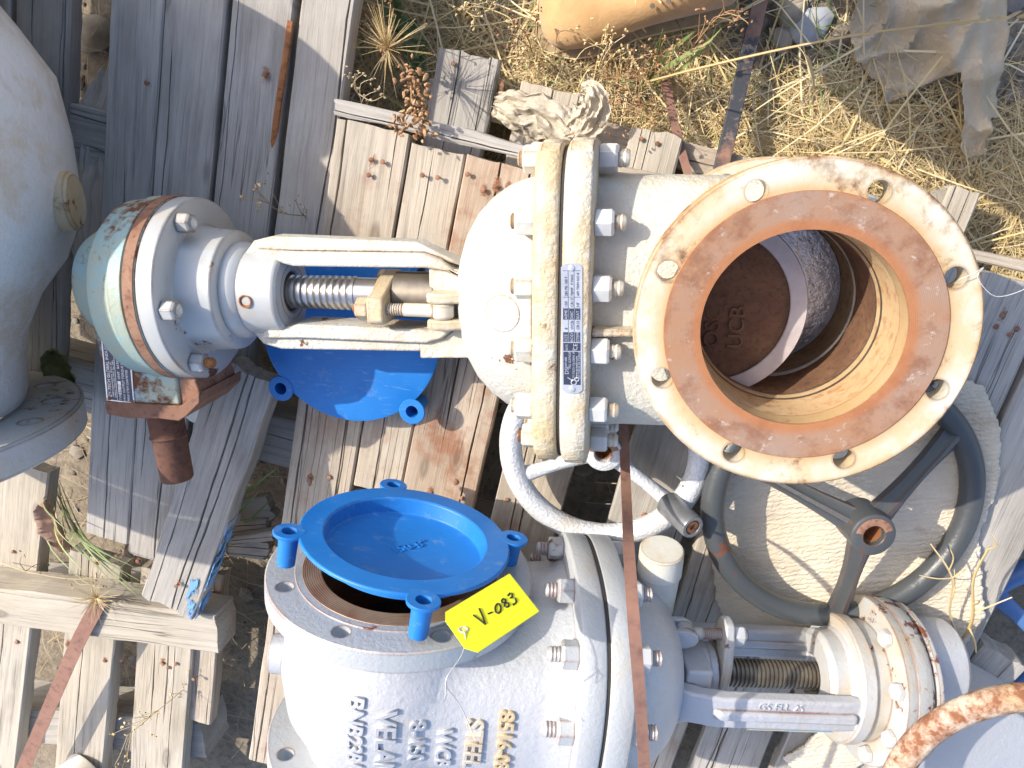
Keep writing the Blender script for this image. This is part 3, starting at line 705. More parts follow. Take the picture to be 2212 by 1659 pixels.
MB().tube([(.0128 + .003 * math.cos(t), -.002 + .003 * math.sin(t), .0012) for t in np.linspace(0, 6.0, 14)] + [(.016, .001, .0012), (.0185, .005, .0012)], .0006, 5).build('emblem', M['plate_lt'], npl)
MB().tube([(.0165 + .0022 * math.cos(t), -.0055 + .0022 * math.sin(t), .0012) for t in np.linspace(1, 7.0, 14)], .0006, 5).build('emblem', M['plate_lt'], npl)
for x in (.005, .140): MB().lathe([(0, .0038), (.0014, .003), (.002, 0)], AX((x, 0, .0007), (0, 0, 1)), seg=14).build('rivet', M['plate_lt'], npl)
# yoke
ys = MB()
for s in (-1, 1):
    y0 = lambda v: v * s
    ys.prism([(.366, y0(.020)), (.400, y0(.036)), (.428, y0(.039)), (.600, y0(.0375)), (.628, y0(.044)), (.648, y0(.046)), (.650, y0(.058)), (.600, y0(.056)), (.43, y0(.057)), (.408, y0(.050)), (.392, y0(.036)), (.366, y0(.034))], -.026, .030, T(0, 0, zc))
    ys.prism([(.380, y0(.040)), (.400, y0(.046)), (.430, y0(.0565)), (.600, y0(.0555)), (.640, y0(.055)), (.672, y0(.048)), (.655, y0(.068)), (.630, y0(.074)), (.440, y0(.070)), (.418, y0(.060)), (.396, y0(.05))], -.016, .021, T(0, 0, zc))
ys.prism([(.350, .075), (.440, .079), (.440, .040), (.400, .034), (.360, .03)], -.02, .022, T(0, 0, zc))
ys.prism([(.355, -.032), (.424, -.042), (.424, .042), (.355, .032)], -.045, .026, T(0, 0, zc))
ys.build('yoke', M['ivory'], UV, bevel=.004, seg=3, smooth=40)
# yoke head with stem bush
hd = MB().lathe([(.617, .026), (.617, .050), (.621, .055), (.668, .057), (.674, .062), (.680, .064), (.690, .064), (.690, .026)], T(0, 0, zc), seg=64, closed=True).build('yoke_head', M['gear_silver_s'], UV, bevel=.002)
MB().lathe([(-.006, .0), (-.004, .006), (.0, .0075), (.001, .0085), (.0012, .007), (-.002, .0055), (-.004, 0)], AX((.655, .004, zc + .0575), (0, .05, 1)), seg=20).build('set_screw', M['rust'], UV)
MB().lathe([(.619, .0225), (.622, .0265), (.622, .034), (.6165, .036)], T(0, 0, zc), seg=40, caps=False).build('stem_bush', M['rust_dark'], UV)
MB().lathe(thread(.527, .685, .0222, .0088, .0032) + [(.69, .0)], T(0, 0, zc), seg=36).build('stem_thread', M['steel'], UV, smooth=25)
MB().lathe([(.40, .0205), (.528, .0208), (.528, 0)], T(0, 0, zc), seg=36).build('stem', M['steel'], UV)
# gland: follower plate with lugs, eye bolts, clevis lugs
def obl(hl, r, n=10): return [(r * math.cos(t), hl + r * math.sin(t)) for t in np.linspace(0, math.pi, n)] + [(-r * math.cos(t), -hl - r * math.sin(t)) for t in np.linspace(0, math.pi, n)]
GX = Matrix(((0, 0, 1, 0), (1, 0, 0, 0), (0, 1, 0, 0), (0, 0, 0, 1)))      # prism XY -> YZ, extruded along X
gl = MB(); gl.prism([(-.030, -.022), (-.022, .012), (-.010, .040), (-.004, .060), (.026, .060), (.030, .05), (.031, .0), (.026, -.06), (-.006, -.06), (-.024, -.03)], .474, .496, T(0, 0, zc) @ GX)
gl.build('gland_flange', M['ivory_lug'], UV, bevel=.003)
MB().lathe([(.42, .030), (.472, .030), (.474, .026)], T(0, 0, zc), seg=32).build('gland', M['steel_dk'], UV)
for s in (1, -1):
    y = .011 * s; z = zc + .045 * s
    eb = MB().lathe([(.408, .0085), (.452, .0085), (.453, .0068)] + thread(.454, .509, .0078, .003, .0010) + [(.51, 0)], T(0, y, z), seg=18)
    eb.lathe([(-.0095, .0), (-.0095, .011), (-.007, .0135), (.007, .0135), (.0095, .011), (.0095, .0)], AX((.402, y, z), (0, 1, 0)), seg=24)
    e = eb.build('eye_bolt', M['ivory_bolt'], UV)
    nut(e, (.496, y, z), (1, 0, 0), .0150, .0165, .0078, .004, M['ivory_lug'], M['rust'], spin=0)
    for q in (-1, 1):
        MB().prism([(.375, -.030), (.420, -.022), (.4215, .006), (.414, .013), (.398, .014), (.372, .004)], -.0065, .0065, T(0, y + q * .0165, z) @ RX(90)).build('lug', M['ivory_lug'], UV, bevel=.003)
# gear operator
MB().lathe([(.688, 0), (.688, .074), (.691, .0785), (.733, .082), (.737, .085), (.738, .115), (.740, .1200), (.760, .1210), (.762, .120), (.762, 0)], T(0, 0, zc), seg=96).build('mounting_plate', M['gear_silver_s'], UV, bevel=.0012)
go = MB().lathe([(.7625, 0), (.7625, .1205), (.764, .1220), (.778, .1220), (.7795, .1200), (.781, .1220), (.797, .1220), (.799, .1205), (.804, .1185), (.826, .1165), (.834, .110), (.836, .090), (.836, 0)], T(0, 0, zc), seg=96)
GB = go.build('gear_case', M['teal'], UV)
MB().lathe([(.7635, .1217), (.7640, .1227), (.7775, .1227), (.778, .1217)], T(0, 0, zc), seg=96, caps=False).build('rusted_rim', M['rust_band'], UV)
MB().lathe([(.830, .074), (.876, .073), (.888, .066), (.893, .050), (.894, 0)], T(0, -.006, zc), seg=48).build('gear_cover', M['teal'], UV)
bx = MB(); bx.prism([(.783, .01), (.780, .088), (.768, .100), (.768, .150), (.873, .150), (.880, .04), (.880, .01)], -.058, .050, T(0, 0, zc))
bx.build('gear_box', M['teal'], UV, bevel=.003)
MB().prism([(.7695, .098), (.745, .108), (.739, .135), (.768, .152), (.7695, .14)], -.05, .046, T(0, 0, zc)).build('box_side', M['rust_band'], UV, bevel=.002)
cv = MB(); cv.prism([(.878, .149), (.878, .168), (.846, .172), (.800, .170), (.772, .172), (.760, .165), (.738, .145), (.736, .130), (.7675, .1505)], -.061, .053, T(0, 0, zc))
cv.build('end_cover', M['rust_dark2'], UV, bevel=.0015)
MB().lathe([(.165, .0245), (.210, .0245), (.213, .0265), (.216, .0245), (.217, .0235), (.278, .0230), (.281, .0215), (.282, 0)], AX((.835, 0, zc + .004), (-.06, 1, 0)), seg=40).build('drive_shaft', M['rust_dark'], UV)
for a in (-62, 5, 57):                                  # operator bolts, facing the bonnet
    y, z = math.sin(R(a)) * .1035, math.cos(R(a)) * .1035
    nut(UV, (.737, y, zc + z), (-1, 0, 0), .0135, .018, .0075, .003 if a < 50 else .012, M['gear_silver_s'], M['ivory_bolt'] if a < 50 else M['rust'], spin=20)
gpf = T(.8745, .148, zc + .0505) @ RZ(-4) @ PL
gpl = plate_part(UV, [(0, -.040), (.090, -.040), (.090, .001), (0, .001)], 0, .0008, M['plate_lt'], 'nameplate', gpf)
plate_part(gpl, [(.002, -.038), (.088, -.038), (.088, -.001), (.002, -.001)], .0008, .0011, M['plate_dk'], 'print_field', None)
for x0, x1, y0, y1 in ((.012, .030, -.0226, -.0182), (.066, .086, -.0226, -.0182), (.066, .086, -.0285, -.0241), (.056, .086, -.0345, -.0300)):
    plate_part(gpl, [(x0, y0), (x1, y0), (x1, y1), (x0, y1)], .0011, .0014, M['plate_lt'], 'print_field', None)
plate_part(gpl, [(.003, -.0160), (.087, -.0160), (.087, -.0154), (.003, -.0154)], .0011, .0014, M['plate_lt'], 'print_line', None)
for s, x, y, sz, mt in (('ZY-TECH GLOBAL INDUSTRIES', .006, -.0075, .0062, 'plate_lt'), ('10600 Corporate Drive  Phone: 281', .006, -.0112, .0034, 'plate_lt'), ('Stafford, Texas USA 77477  Fax: (281)', .006, -.0146, .0034, 'plate_lt'), ('TYPE', .003, -.0222, .0046, 'plate_lt'), ('BG107', .013, -.0222, .0046, 'plate_dk'),
                        ('UNIT   RATIO', .033, -.0222, .0046, 'plate_lt'), ('2.92:1', .067, -.0222, .0048, 'plate_dk'), ('MAX OUTPUT TORQUE FT.LBS', .003, -.0282, .0046, 'plate_lt'), ('1000', .069, -.0282, .0048, 'plate_dk'), ('MAX STEM DIAMETER', .003, -.0340, .0046, 'plate_lt'), ('2.625', .066, -.0340, .0048, 'plate_dk')):
    plate_text(gpl, s, x, y, sz, M[mt], z=.0015)
for x, y in ((.003, -.003), (.087, -.003), (.003, -.037), (.087, -.037)): MB().lathe([(0, .0025), (.0012, .002), (.0016, 0)], AX((x, y, .001), (0, 0, 1)), seg=10).build('rivet', M['rust'], gpl)
# torn white plastic flap hanging under the operator is a thing of its own
fl = MB(); pts = [at(u, v, z) for u, v, z in ((505, 790, .26), (500, 830, .262), (478, 870, .264), (462, 905, .262), (440, 917, .258), (415, 915, .25), (392, 895, .262), (400, 860, .285), (430, 800, .30), (470, 780, .30))]
fl.v = [tuple(p) for p in pts] + [tuple(at(450, 845, .285))]; fl.f = [(i, (i + 1) % 10, 10) for i in range(10)]
M['film'] = plain('milky_plastic', (.62, .60, .54), .4, 0, .12, .3, 20, Transmission_Weight=.0, Alpha=.93)
o = fl.build('plastic_scrap', M['film'], smooth=60); sm = o.modifiers.new('s', 'SUBSURF'); sm.levels = 2; sm.render_levels = 2
so_ = o.modifiers.new('t', 'SOLIDIFY'); so_.thickness = .0012
tag(o, 'torn milky plastic flap under the teal gear operator', 'plastic scrap')

# ================================================================== the lower valve
def frame(phi, rho, tau):
    cz_, sz_ = math.cos(phi), math.sin(phi)
    s = Vector((cz_, sz_, 0)); b = Vector((-sz_, cz_, 0)); z = Vector((0, 0, 1))
    s, z = s * math.cos(rho) + z * math.sin(rho), z * math.cos(rho) - s * math.sin(rho)
    b, z = b * math.cos(tau) + z * math.sin(tau), z * math.cos(tau) - b * math.sin(tau)
    return Matrix((s, b, z)).transposed()
FR = frame(R(-5.29), R(-12), R(1.54)); C2 = Vector((-.293, -.657, .482))
LV = thing('gate_valve', 'silver painted gate valve with raised cast lettering, blue cap and yellow tag on its flange', 'gate valve', C2, FR.to_4x4())
LVM = Matrix.Translation(C2) @ FR.to_4x4()
def on_plane(u, v, yl):
    """point in the lower valve's frame where the sight line meets the plane y = yl"""
    r = CAMR @ Vector(((u - CX) / F, (CY - v) / F, -1.0)); inv = LVM.inverted()
    o = inv @ CAM; d = inv.to_3x3() @ r; return o + d * ((yl - o.y) / d.y)
fm2 = flange_mesh(.0285, off=22.5)
place(fm2, 'flange', M['silver_fl'], LV, AX((0, .1165, 0), (0, 1, 0)))
place(fm2, 'flange', M['silver_fl'], LV, AX((0, -.1165, 0), (0, -1, 0)))
YX = AX((0, 0, 0), (0, 1, 0))
BR = [(-.1165, .120), (-.105, .122), (-.085, .130), (-.05, .146), (0, .152), (.05, .148), (.085, .134), (.105, .123), (.1165, .120)]
b = MB(); b.lathe([(-.1165, .106)] + BR + [(.1165, .106)], YX, seg=80)
b.lathe([(-.17, .02), (-.168, .026), (-.14, .028)], I4, seg=24)
b.lathe([(0, .142), (.10, .146), (.18, .147), (.205, .150), (.220, .160), (.2225, .160)], I4, seg=80, ey=.86, ez=1.0, n=2.3)
me = b.mesh('body', 40); body2 = place(boolean(me, [MB().lathe([(-.2, .1035), (.2, .1035)], YX, seg=64)]), 'body', M['silver'], LV)
MB().lathe([(.1445, .1015), (.1465, .1018), (.1466, .104), (.1466, .1345), (.1447, .1352)], YX, seg=96, caps=False).build('raised_face', M['silver_fl'], LV)
t = NT('machined_rust'); c = t.coord(rand=False)
xyz = t.n('SeparateXYZ', Vector=c); rr = t.math('SQRT', t.math('ADD', t.math('POWER', xyz, 2.0), t.math('POWER', t.t.nodes['Separate XYZ'].outputs[2], 2.0)))
wv = t.math('SINE', t.math('MULTIPLY', rr, 2300.0)); n1 = t.noise(c, 14, 5, .6)
col = t.mix(t.ramp(t.math('ADD', t.math('MULTIPLY', wv, .12), n1), [(.35, 0.0), (.65, 1.0)]), (.24, .10, .055), (.46, .36, .25))
M['machined'] = t.bsdf(Base_Color=col, Roughness=.45, Metallic=.4)
MB().lathe([(.1466, .1020), (.1473, .1026), (.1473, .1255), (.1467, .126)], YX, seg=96, caps=False).build('machined_ring', M['machined'], LV)
MB().lathe([(.1465, .1014), (-.1465, .1014)], YX, seg=64, caps=False).build('bore_lining', M['gate_dark'], LV)
MB().lathe([(.02, .0), (.02, .101), (.012, .1015)], YX, seg=48, caps=False).build('gate', M['black_in'], LV)
# bonnet flanges
for x0, x1 in ((.222, .255), (.2565, .290)):
    MB().lathe([(x0, 0), (x0, .168), (x0 + .002, .172), (x0 + .004, .173), (x1 - .004, .173), (x1 - .002, .172), (x1, .168), (x1, 0)], I4, seg=110, ey=.99, ez=1.0, n=2.5).build('bonnet_flange', M['silver_fl'], LV, smooth=50)
MB().lathe([(.254, 0), (.254, .1705), (.258, .1705), (.258, 0)], I4, seg=80, n=2.5).build('gasket', M['black_in'], LV)
for k in range(10):
    a = R(11 + 36 * k); y, z = sgp(math.cos(a), .8) * .150, sgp(math.sin(a), .8) * .150
    nut(LV, (.222, y, z), (-1, 0, 0), .0175, .021, .0098, .016, M['silver_fl'], M['silver_fl'])
    nut(LV, (.290, y, z), (1, 0, 0), .0175, .021, .0098, .014, M['zinc'], M['silver_fl'])
MB().lathe([(.289, 0), (.289, .140), (.305, .137), (.328, .128), (.350, .113), (.367, .095), (.379, .075), (.387, .05), (.390, 0)], I4, seg=72, n=2.2).build('bonnet', M['silver'], LV, smooth=60)
# raised cast lettering on top of the body
def top2(x, y):
    rb = np.interp(y, [p[0] for p in BR], [p[1] for p in BR]); z1 = math.sqrt(max(1e-6, rb * rb - x * x))
    rn = np.interp(x, [0, .1, .2, .228], [.142, .146, .147, .150]); q = min(1, abs(y) / (rn * .86)); z2 = rn * (1 - q ** 2.3) ** (1 / 2.3) if x > 0 else 0
    return max(z1, z2)
for s, u, v, sz, st in (('BNB23B1', 755, 1496, .027, 0), ('VELAN', 815, 1531, .034, 0), ('8-150', 887, 1557, .027, 0), ('WCB', 946, 1571, .026, 0), ('STEEL', 1010, 1550, .029, 1), ('8516-08', 1080, 1531, .026, 1)):
    # find the start on the body's top
    inv = LVM.inverted(); o_ = inv @ CAM; d_ = inv.to_3x3() @ (CAMR @ Vector(((u - CX) / F, (CY - v) / F, -1.0)))
    k = 0.6
    for _ in range(60):
        p = o_ + d_ * k; k += (p.z - top2(p.x, p.y)) / -d_.z * .6
    me = text_mesh(s, sz, .0022, xf=T(p.x, p.y, 0) @ PL, bevel=.0009, wrap=lambda q: Vector((q.x, q.y, top2(q.x, q.y) + q.z + .0012)))
    place(me, 'cast_lettering', M['rust_text'] if st else M['silver_text'], LV)
# yoke: arms above and below the stem
ya = MB()
for s in (1, -1):
    ya.prism([(.375, .045), (.41, .060), (.44, .064), (.61, .064), (.625, .070), (.625, .080), (.60, .083), (.43, .083), (.39, .075), (.365, .06)], -.024, .024, Matrix(((1, 0, 0, 0), (0, 0, 1, 0), (0, s, 0, 0), (0, 0, 0, 1))))
    ya.prism([(.40, .062), (.615, .062), (.615, .090), (.43, .090)], -.007, .007, Matrix(((1, 0, 0, 0), (0, 0, 1, 0), (0, s, 0, 0), (0, 0, 0, 1))))
ya.box((.405, 0, 0), (.035, .085, .11))
ya.build('yoke', M['silver'], LV, bevel=.004, seg=3)
place(text_mesh('GS FLL 2S', .015, .0010, xf=T(.478, .010, .0836)), 'cast_lettering', M['silver_text'], LV)
pt = MB().box((.53, -.0248, .073), (.12, .0012, .018)); M['tagblue'] = painted('worn_blue_plate', (.22, .42, .56), (.45, .50, .50), rust=.1, stain=.6, edge=0, rough=.4, cast=.05)
pt.build('nameplate', M['tagblue'], LV)
MB().lathe([(.588, .030), (.588, .058), (.594, .066), (.622, .066), (.622, .03)], I4, seg=48, closed=True, a0=-40, a1=220).build('yoke_head', M['silver_gear'], LV, bevel=.002)
MB().lathe(thread(.455, .63, .0195, .0062, .0026) + [(.631, 0)], I4, seg=32).build('stem_thread', M['steel_dk'], LV, smooth=25)
MB().lathe([(.40, .043), (.428, .043), (.430, .040), (.440, .040), (.442, .0)], I4, seg=40).build('packing_gland', M['silver'], LV)
MB().prism([(-.086, -.012), (-.070, -.022), (-.03, -.034), (.03, -.034), (.070, -.022), (.086, -.012), (.088, 0), (.086, .012), (.070, .022), (.03, .034), (-.03, .034), (-.070, .022), (-.086, .012), (-.088, 0)], .444, .458, GX).build('gland_flange', M['silver_gear'], LV, bevel=.003)
for s in (1, -1):
    e = MB().lathe([(.395, .008), (.415, .0085)] + thread(.416, .480, .0078, .003, .001) + [(.481, 0)], T(0, .066 * s, .004), seg=16)
    e.lathe([(-.008, 0), (-.008, .013), (.008, .013), (.008, 0)], AX((.392, .066 * s, .004), (0, 0, 1)), seg=20)
    e = e.build('eye_bolt', M['silver_gear'], LV); nut(e, (.459, .066 * s, .004), (1, 0, 0), .0145, .017, .0078, .005, M['zinc'], M['zinc'], spin=10)
    for q in (-1, 1): MB().prism([(.350, -.014), (.392, -.014), (.404, -.008), (.408, 0), (.404, .008), (.392, .014), (.350, .014)], -.0045, .0045, T(0, .066 * s, .004 + q * .0135)).build('lug', M['silver'], LV, bevel=.002)
# gear operator of the lower valve
MB().lathe([(.620, .045), (.620, .086), (.622, .0885), (.638, .0885), (.640, .086), (.640, .045)], I4, seg=64, closed=True).build('mounting_ring', M['silver_gear'], LV, bevel=.001)
MB().lathe([(.622, .061), (.616, .0625), (.613, .066), (.616, .069), (.622, .0705)], I4, seg=64, caps=False).build('weld_bead', M['silver'], LV)
MB().lathe([(.638, 0), (.638, .082), (.662, .083), (.6625, .113), (.664, .1155), (.676, .1155), (.678, .1145), (.679, .116), (.696, .116), (.702, .112), (.706, .105), (.709, .112), (.715, .112), (.718, .106), (.718, 0)], I4, seg=96).build('gear_case', M['silver_gear'], LV)
for a in (20, 60, 100, 140): 
    y, z = math.cos(R(a)) * .100, math.sin(R(a)) * .100
    nut(LV, (.662, y, z), (-1, 0, 0), .0125, .010, .007, 0.0, M['zinc'], M['zinc'], name='bolt_head')
MB().lathe([(.716, .066), (.775, .064), (.782, .058), (.782, 0)], T(0, .03, 0), seg=48).build('gear_hub', M['silver'], LV)
gb = MB(); gb.prism([(.717, .0), (.719, -.075), (.730, -.100), (.730, -.150), (.920, -.150), (.920, -.03), (.82, .02), (.77, .02)], -.05, .062)
gb.build('gear_box', M['silver'], LV, bevel=.004)
MB().prism([(.722, -.150), (.928, -.150), (.928, -.172), (.722, -.172)], -.055, .067).build('end_cover', M['silver_gear'], LV, bevel=.002)
for x, z in ((.75, .045), (.75, -.03), (.90, .045), (.90, -.03)): nut(LV, (x, -.172, z), (0, -1, 0), .010, .008, .005, 0.0, M['zinc'], M['zinc'], name='bolt_head')
MB().lathe([(.17, .025), (.22, .025), (.223, .021), (.223, 0)], AX((.83, 0, .01), (0, -1, 0)), seg=32).build('drive_shaft', M['rust'], LV)

# ================================================================== the large valve at the left edge
BX, BZ = -1.075, .50
BV = thing('large_valve', 'large grey-white cast valve body with bolted flange at the left edge', 'valve', (BX, -.05, .2))
ax = AX((0, 0, BZ - .2), (0, 1, 0))
prof = [(-.306, .20), (-.296, .222), (-.280, .228), (-.235, .232), (-.19, .243), (-.14, .268), (-.09, .308), (-.04, .330), (.01, .338), (.08, .338), (.16, .330), (.22, .295), (.27, .262), (.30, .242), (.33, .235), (.345, .235)]
MB().lathe(prof, ax, seg=96).build('body', M['grey_white'], BV, smooth=60)
fb = flange_mesh(.045, .298, .21, 16, .258, .0155, 11.25, .004)
place(fb, 'flange', M['flange_big'], BV, AX((0, -.303, BZ - .2), (0, -1, 0)))
place(fb, 'flange', None, BV, AX((0, .342, BZ - .2), (0, 1, 0)))
MB().lathe([(-.03, .043), (.014, .039), (.018, .035), (.018, 0)], AX((.312, -.005, BZ - .2 - .11), (.94, 0, -.34)), seg=40).build('boss', M['ivory_lug'], BV)
MB().lathe([(.30, .20), (.36, .19), (.38, .19), (.38, .0)], AX((-.06, .08, BZ - .2), (-.1, 0, 1)), seg=48).build('bonnet_neck', M['grey_white'], BV)

# ------------------------------------------------------------------ blue plastic flange caps
def tab_ring(parent, ang, rc, top, pin, flip=1):
    """ring tab with a hollow pin, in the cap's frame (Z is the face)"""
    x, y = rc * math.cos(R(ang)), rc * math.sin(R(ang))
    m = MB()
    m.lathe([(top - .003, .0095), (top - .003, .0195), (top, .0200), (top + .0012, .0190), (top + .0012, .0095)], AX((x, y, 0), (0, 0, 1)), seg=28, closed=True)
    m.lathe([(top - .002, .0095), (top - .002, .0125), (top - pin, .0112), (top - pin, .0095)], AX((x, y, 0), (0, 0, 1)), seg=24, closed=True)
    m.box(((rc - .018) * math.cos(R(ang)), (rc - .018) * math.sin(R(ang)), 0), (.03, .026, .003), T(0, 0, top - .0012) if False else I4)
    m2 = MB(); m2.lathe([(top - .003, .0095), (top - .003, .0195), (top, .0200), (top + .0012, .0190), (top + .0012, .0095)], AX((x, y, 0), (0, 0, 1)), seg=28, closed=True)
    m2.lathe([(top - .002, .0095), (top - .002, .0125), (top - pin, .0112), (top - pin, .0095)], AX((x, y, 0), (0, 0, 1)), seg=24, closed=True)
    web = [(-.034, -.010), (-.012, -.014), (-.012, .014), (-.034, .010)]
    m2.prism(web, top - .0028, top - .0004, T(x, y, 0) @ RZ(ang))
    return m2.build('pin_tab', M['blue'], parent)
# cap standing off the lower valve's flange on its pins
cm = LVM @ T(.004, .146 + .050, 0.004) @ Matrix(((1, 0, 0, 0), (0, 0, 1, 0), (0, -1, 0, 0), (0, 0, 0, 1))) @ RX(-2) @ RY(5)
CP = thing('flange_cap', 'blue plastic flange cap with recessed face perched on the silver valve flange', 'flange cap', (0, 0, 0), cm, 'blue plastic flange caps')
MB().lathe([(-.024, 0), (-.024, .098), (-.022, .1010), (-.002, .1030), (.0, .1055), (.0, .1335), (-.0015, .1350), (-.005, .1350), (-.005, .108), (-.027, .107), (-.027, 0)], AX((0, 0, 0), (0, 0, 1)), seg=96).build('disc', M['blue'], CP, bevel=.0008)
for a in (12, 102, 192, 282): tab_ring(CP, a - 0, .145, -.001, .045)
me = text_mesh('150-8"', .021, .0009, xf=T(-.012, -.012, -.0235) @ RZ(38))
place(me, 'raised_lettering', M['blue'], CP)
# cap lying on the pallet under the yoke
p = at(752, 722, .305)
CQ = thing('flange_cap', 'blue plastic flange cap lying smooth side up on the boards under the valve yoke', 'flange cap', (p.x, p.y, .300), RX(1.5) @ RY(-1), 'blue plastic flange caps')
MB().lathe([(.0035, 0), (.0032, .08), (.0022, .132), (.0008, .1365), (-.003, .137), (-.003, .128), (-.001, .12), (-.001, 0)], AX((0, 0, 0), (0, 0, 1)), seg=96).build('disc', M['blue'], CQ, smooth=50)
MB().lathe([(-.0005, .098), (-.018, .098), (-.020, .09), (-.020, 0)], AX((0, 0, 0), (0, 0, 1)), seg=64).build('plug', M['blue'], CQ)
for a in (38, 128, 218, 308): tab_ring(CQ, a, .147, .002, .048)

# ------------------------------------------------------------------ yellow tag with its wire
def lv(u, v, yl): return LVM @ on_plane(u, v, yl)
def crop(x, y): return ((1000 + x / 1.58) / 1.8228, (1974 + y / 1.58) / 1.8228)
TY = .200
cor = [lv(*crop(x, y), TY) for x, y in ((1190, 690), (1590, 450), (1775, 685), (1395, 940), (1310, 915), (1190, 745))]
nrm = (LVM.to_3x3() @ Vector((0, 1, 0))).normalized()
TG = MB(); k = len(cor); TG.v = [tuple(q + nrm * .0003) for q in cor] + [tuple(q - nrm * .0003) for q in cor]
TG.f = [tuple(range(k)), tuple(range(2 * k - 1, k - 1, -1))] + [(i, k + i, k + (i + 1) % k, (i + 1) % k) for i in range(k)]
tg = TG.build('paper_tag', M['yellow'], smooth=0); tag(tg, 'yellow paper tag reading V-083 wired to the silver valve flange', 'tag')
def stroke(pts, wd=.0021):
    return MB().tube([lv(*crop(x, y), TY + .0006) for x, y in pts], wd * .5, 6).build('handwriting', M['ink'], tg)
stroke([(1365, 708), (1402, 735), (1440, 766)]); stroke([(1440, 766), (1425, 720), (1402, 668)]); stroke([(1456, 701), (1483, 690)])
stroke([(1518 + 17 * math.cos(a) - 9 * math.sin(a) * .4, 667 + 29 * math.sin(a) + 6 * math.cos(a)) for a in np.linspace(0, 6.4, 22)])
stroke([(1553 + 12 * math.cos(a), 620 + 13 * math.sin(a)) for a in np.linspace(0, 6.3, 14)]); stroke([(1572 + 14 * math.cos(a), 645 + 14 * math.sin(a)) for a in np.linspace(0, 6.3, 14)])
stroke([(1578, 588), (1592, 572), (1606, 576), (1606, 592), (1594, 604), (1610, 600), (1628, 608), (1632, 626), (1620, 640), (1608, 638)]); stroke([(1612, 644), (1617, 647)])
e = lv(*crop(1303, 800), TY + .0003)
MB().lathe([(0, .0032), (.0006, .0034), (.0010, .0048), (.0004, .0054), (0, .0054)], AX(e, nrm), seg=20, closed=True).build('eyelet', M['zinc'], tg)
def wire(name, label, pts, rad=.0004):
    o = MB().tube(pts, rad, 5).build(name, M['zinc']); return tag(o, label, 'wire')
def smooth(pts, n=5):
    """Catmull-Rom through the points"""
    P = [Vector(p) for p in pts]; out = []
    for i in range(len(P) - 1):
        p0, p1, p2, p3 = P[max(i - 1, 0)], P[i], P[i + 1], P[min(i + 2, len(P) - 1)]
        for j in range(n):
            t = j / n; out.append(.5 * ((2 * p1) + (p2 - p0) * t + (2 * p0 - 5 * p1 + 4 * p2 - p3) * t * t + (3 * p1 - p0 - 3 * p2 + p3) * t ** 3))
    return out + [P[-1]]
wire('tag_wire', 'thin twisted tie wire hanging from the yellow tag over the cast lettering', smooth([lv(*crop(x, y), yl) for x, y, yl in ((1303, 800, TY + .002), (1316, 860, TY), (1290, 960, .195), (1215, 1070, .19), (1193, 1120, .185), (1200, 1160, .18), (1270, 1250, .15), (1330, 1370, .125), (1375, 1485, .11))]), .0006)
wire('tag_wire', 'stiff bent end of the tie wire sticking out over the silver body', [lv(*crop(x, y), yl) for x, y, yl in ((1193, 1120, .185), (1196, 1170, .18), (1186, 1242, .17), (1192, 1200, .18), (1193, 1122, .185))], .0006)
p = at(2055, 610, .545)
wire('tag_wire', 'thin loop of tie wire threaded through the open flange bolt hole', smooth([at(2060, 612, .53), at(2075, 603, .548), at(2105, 590, .55), at(2125, 578, .548), at(2112, 600, .55), at(2150, 640, .545), at(2212, 625, .545), at(2230, 600, .545)]), .0004)

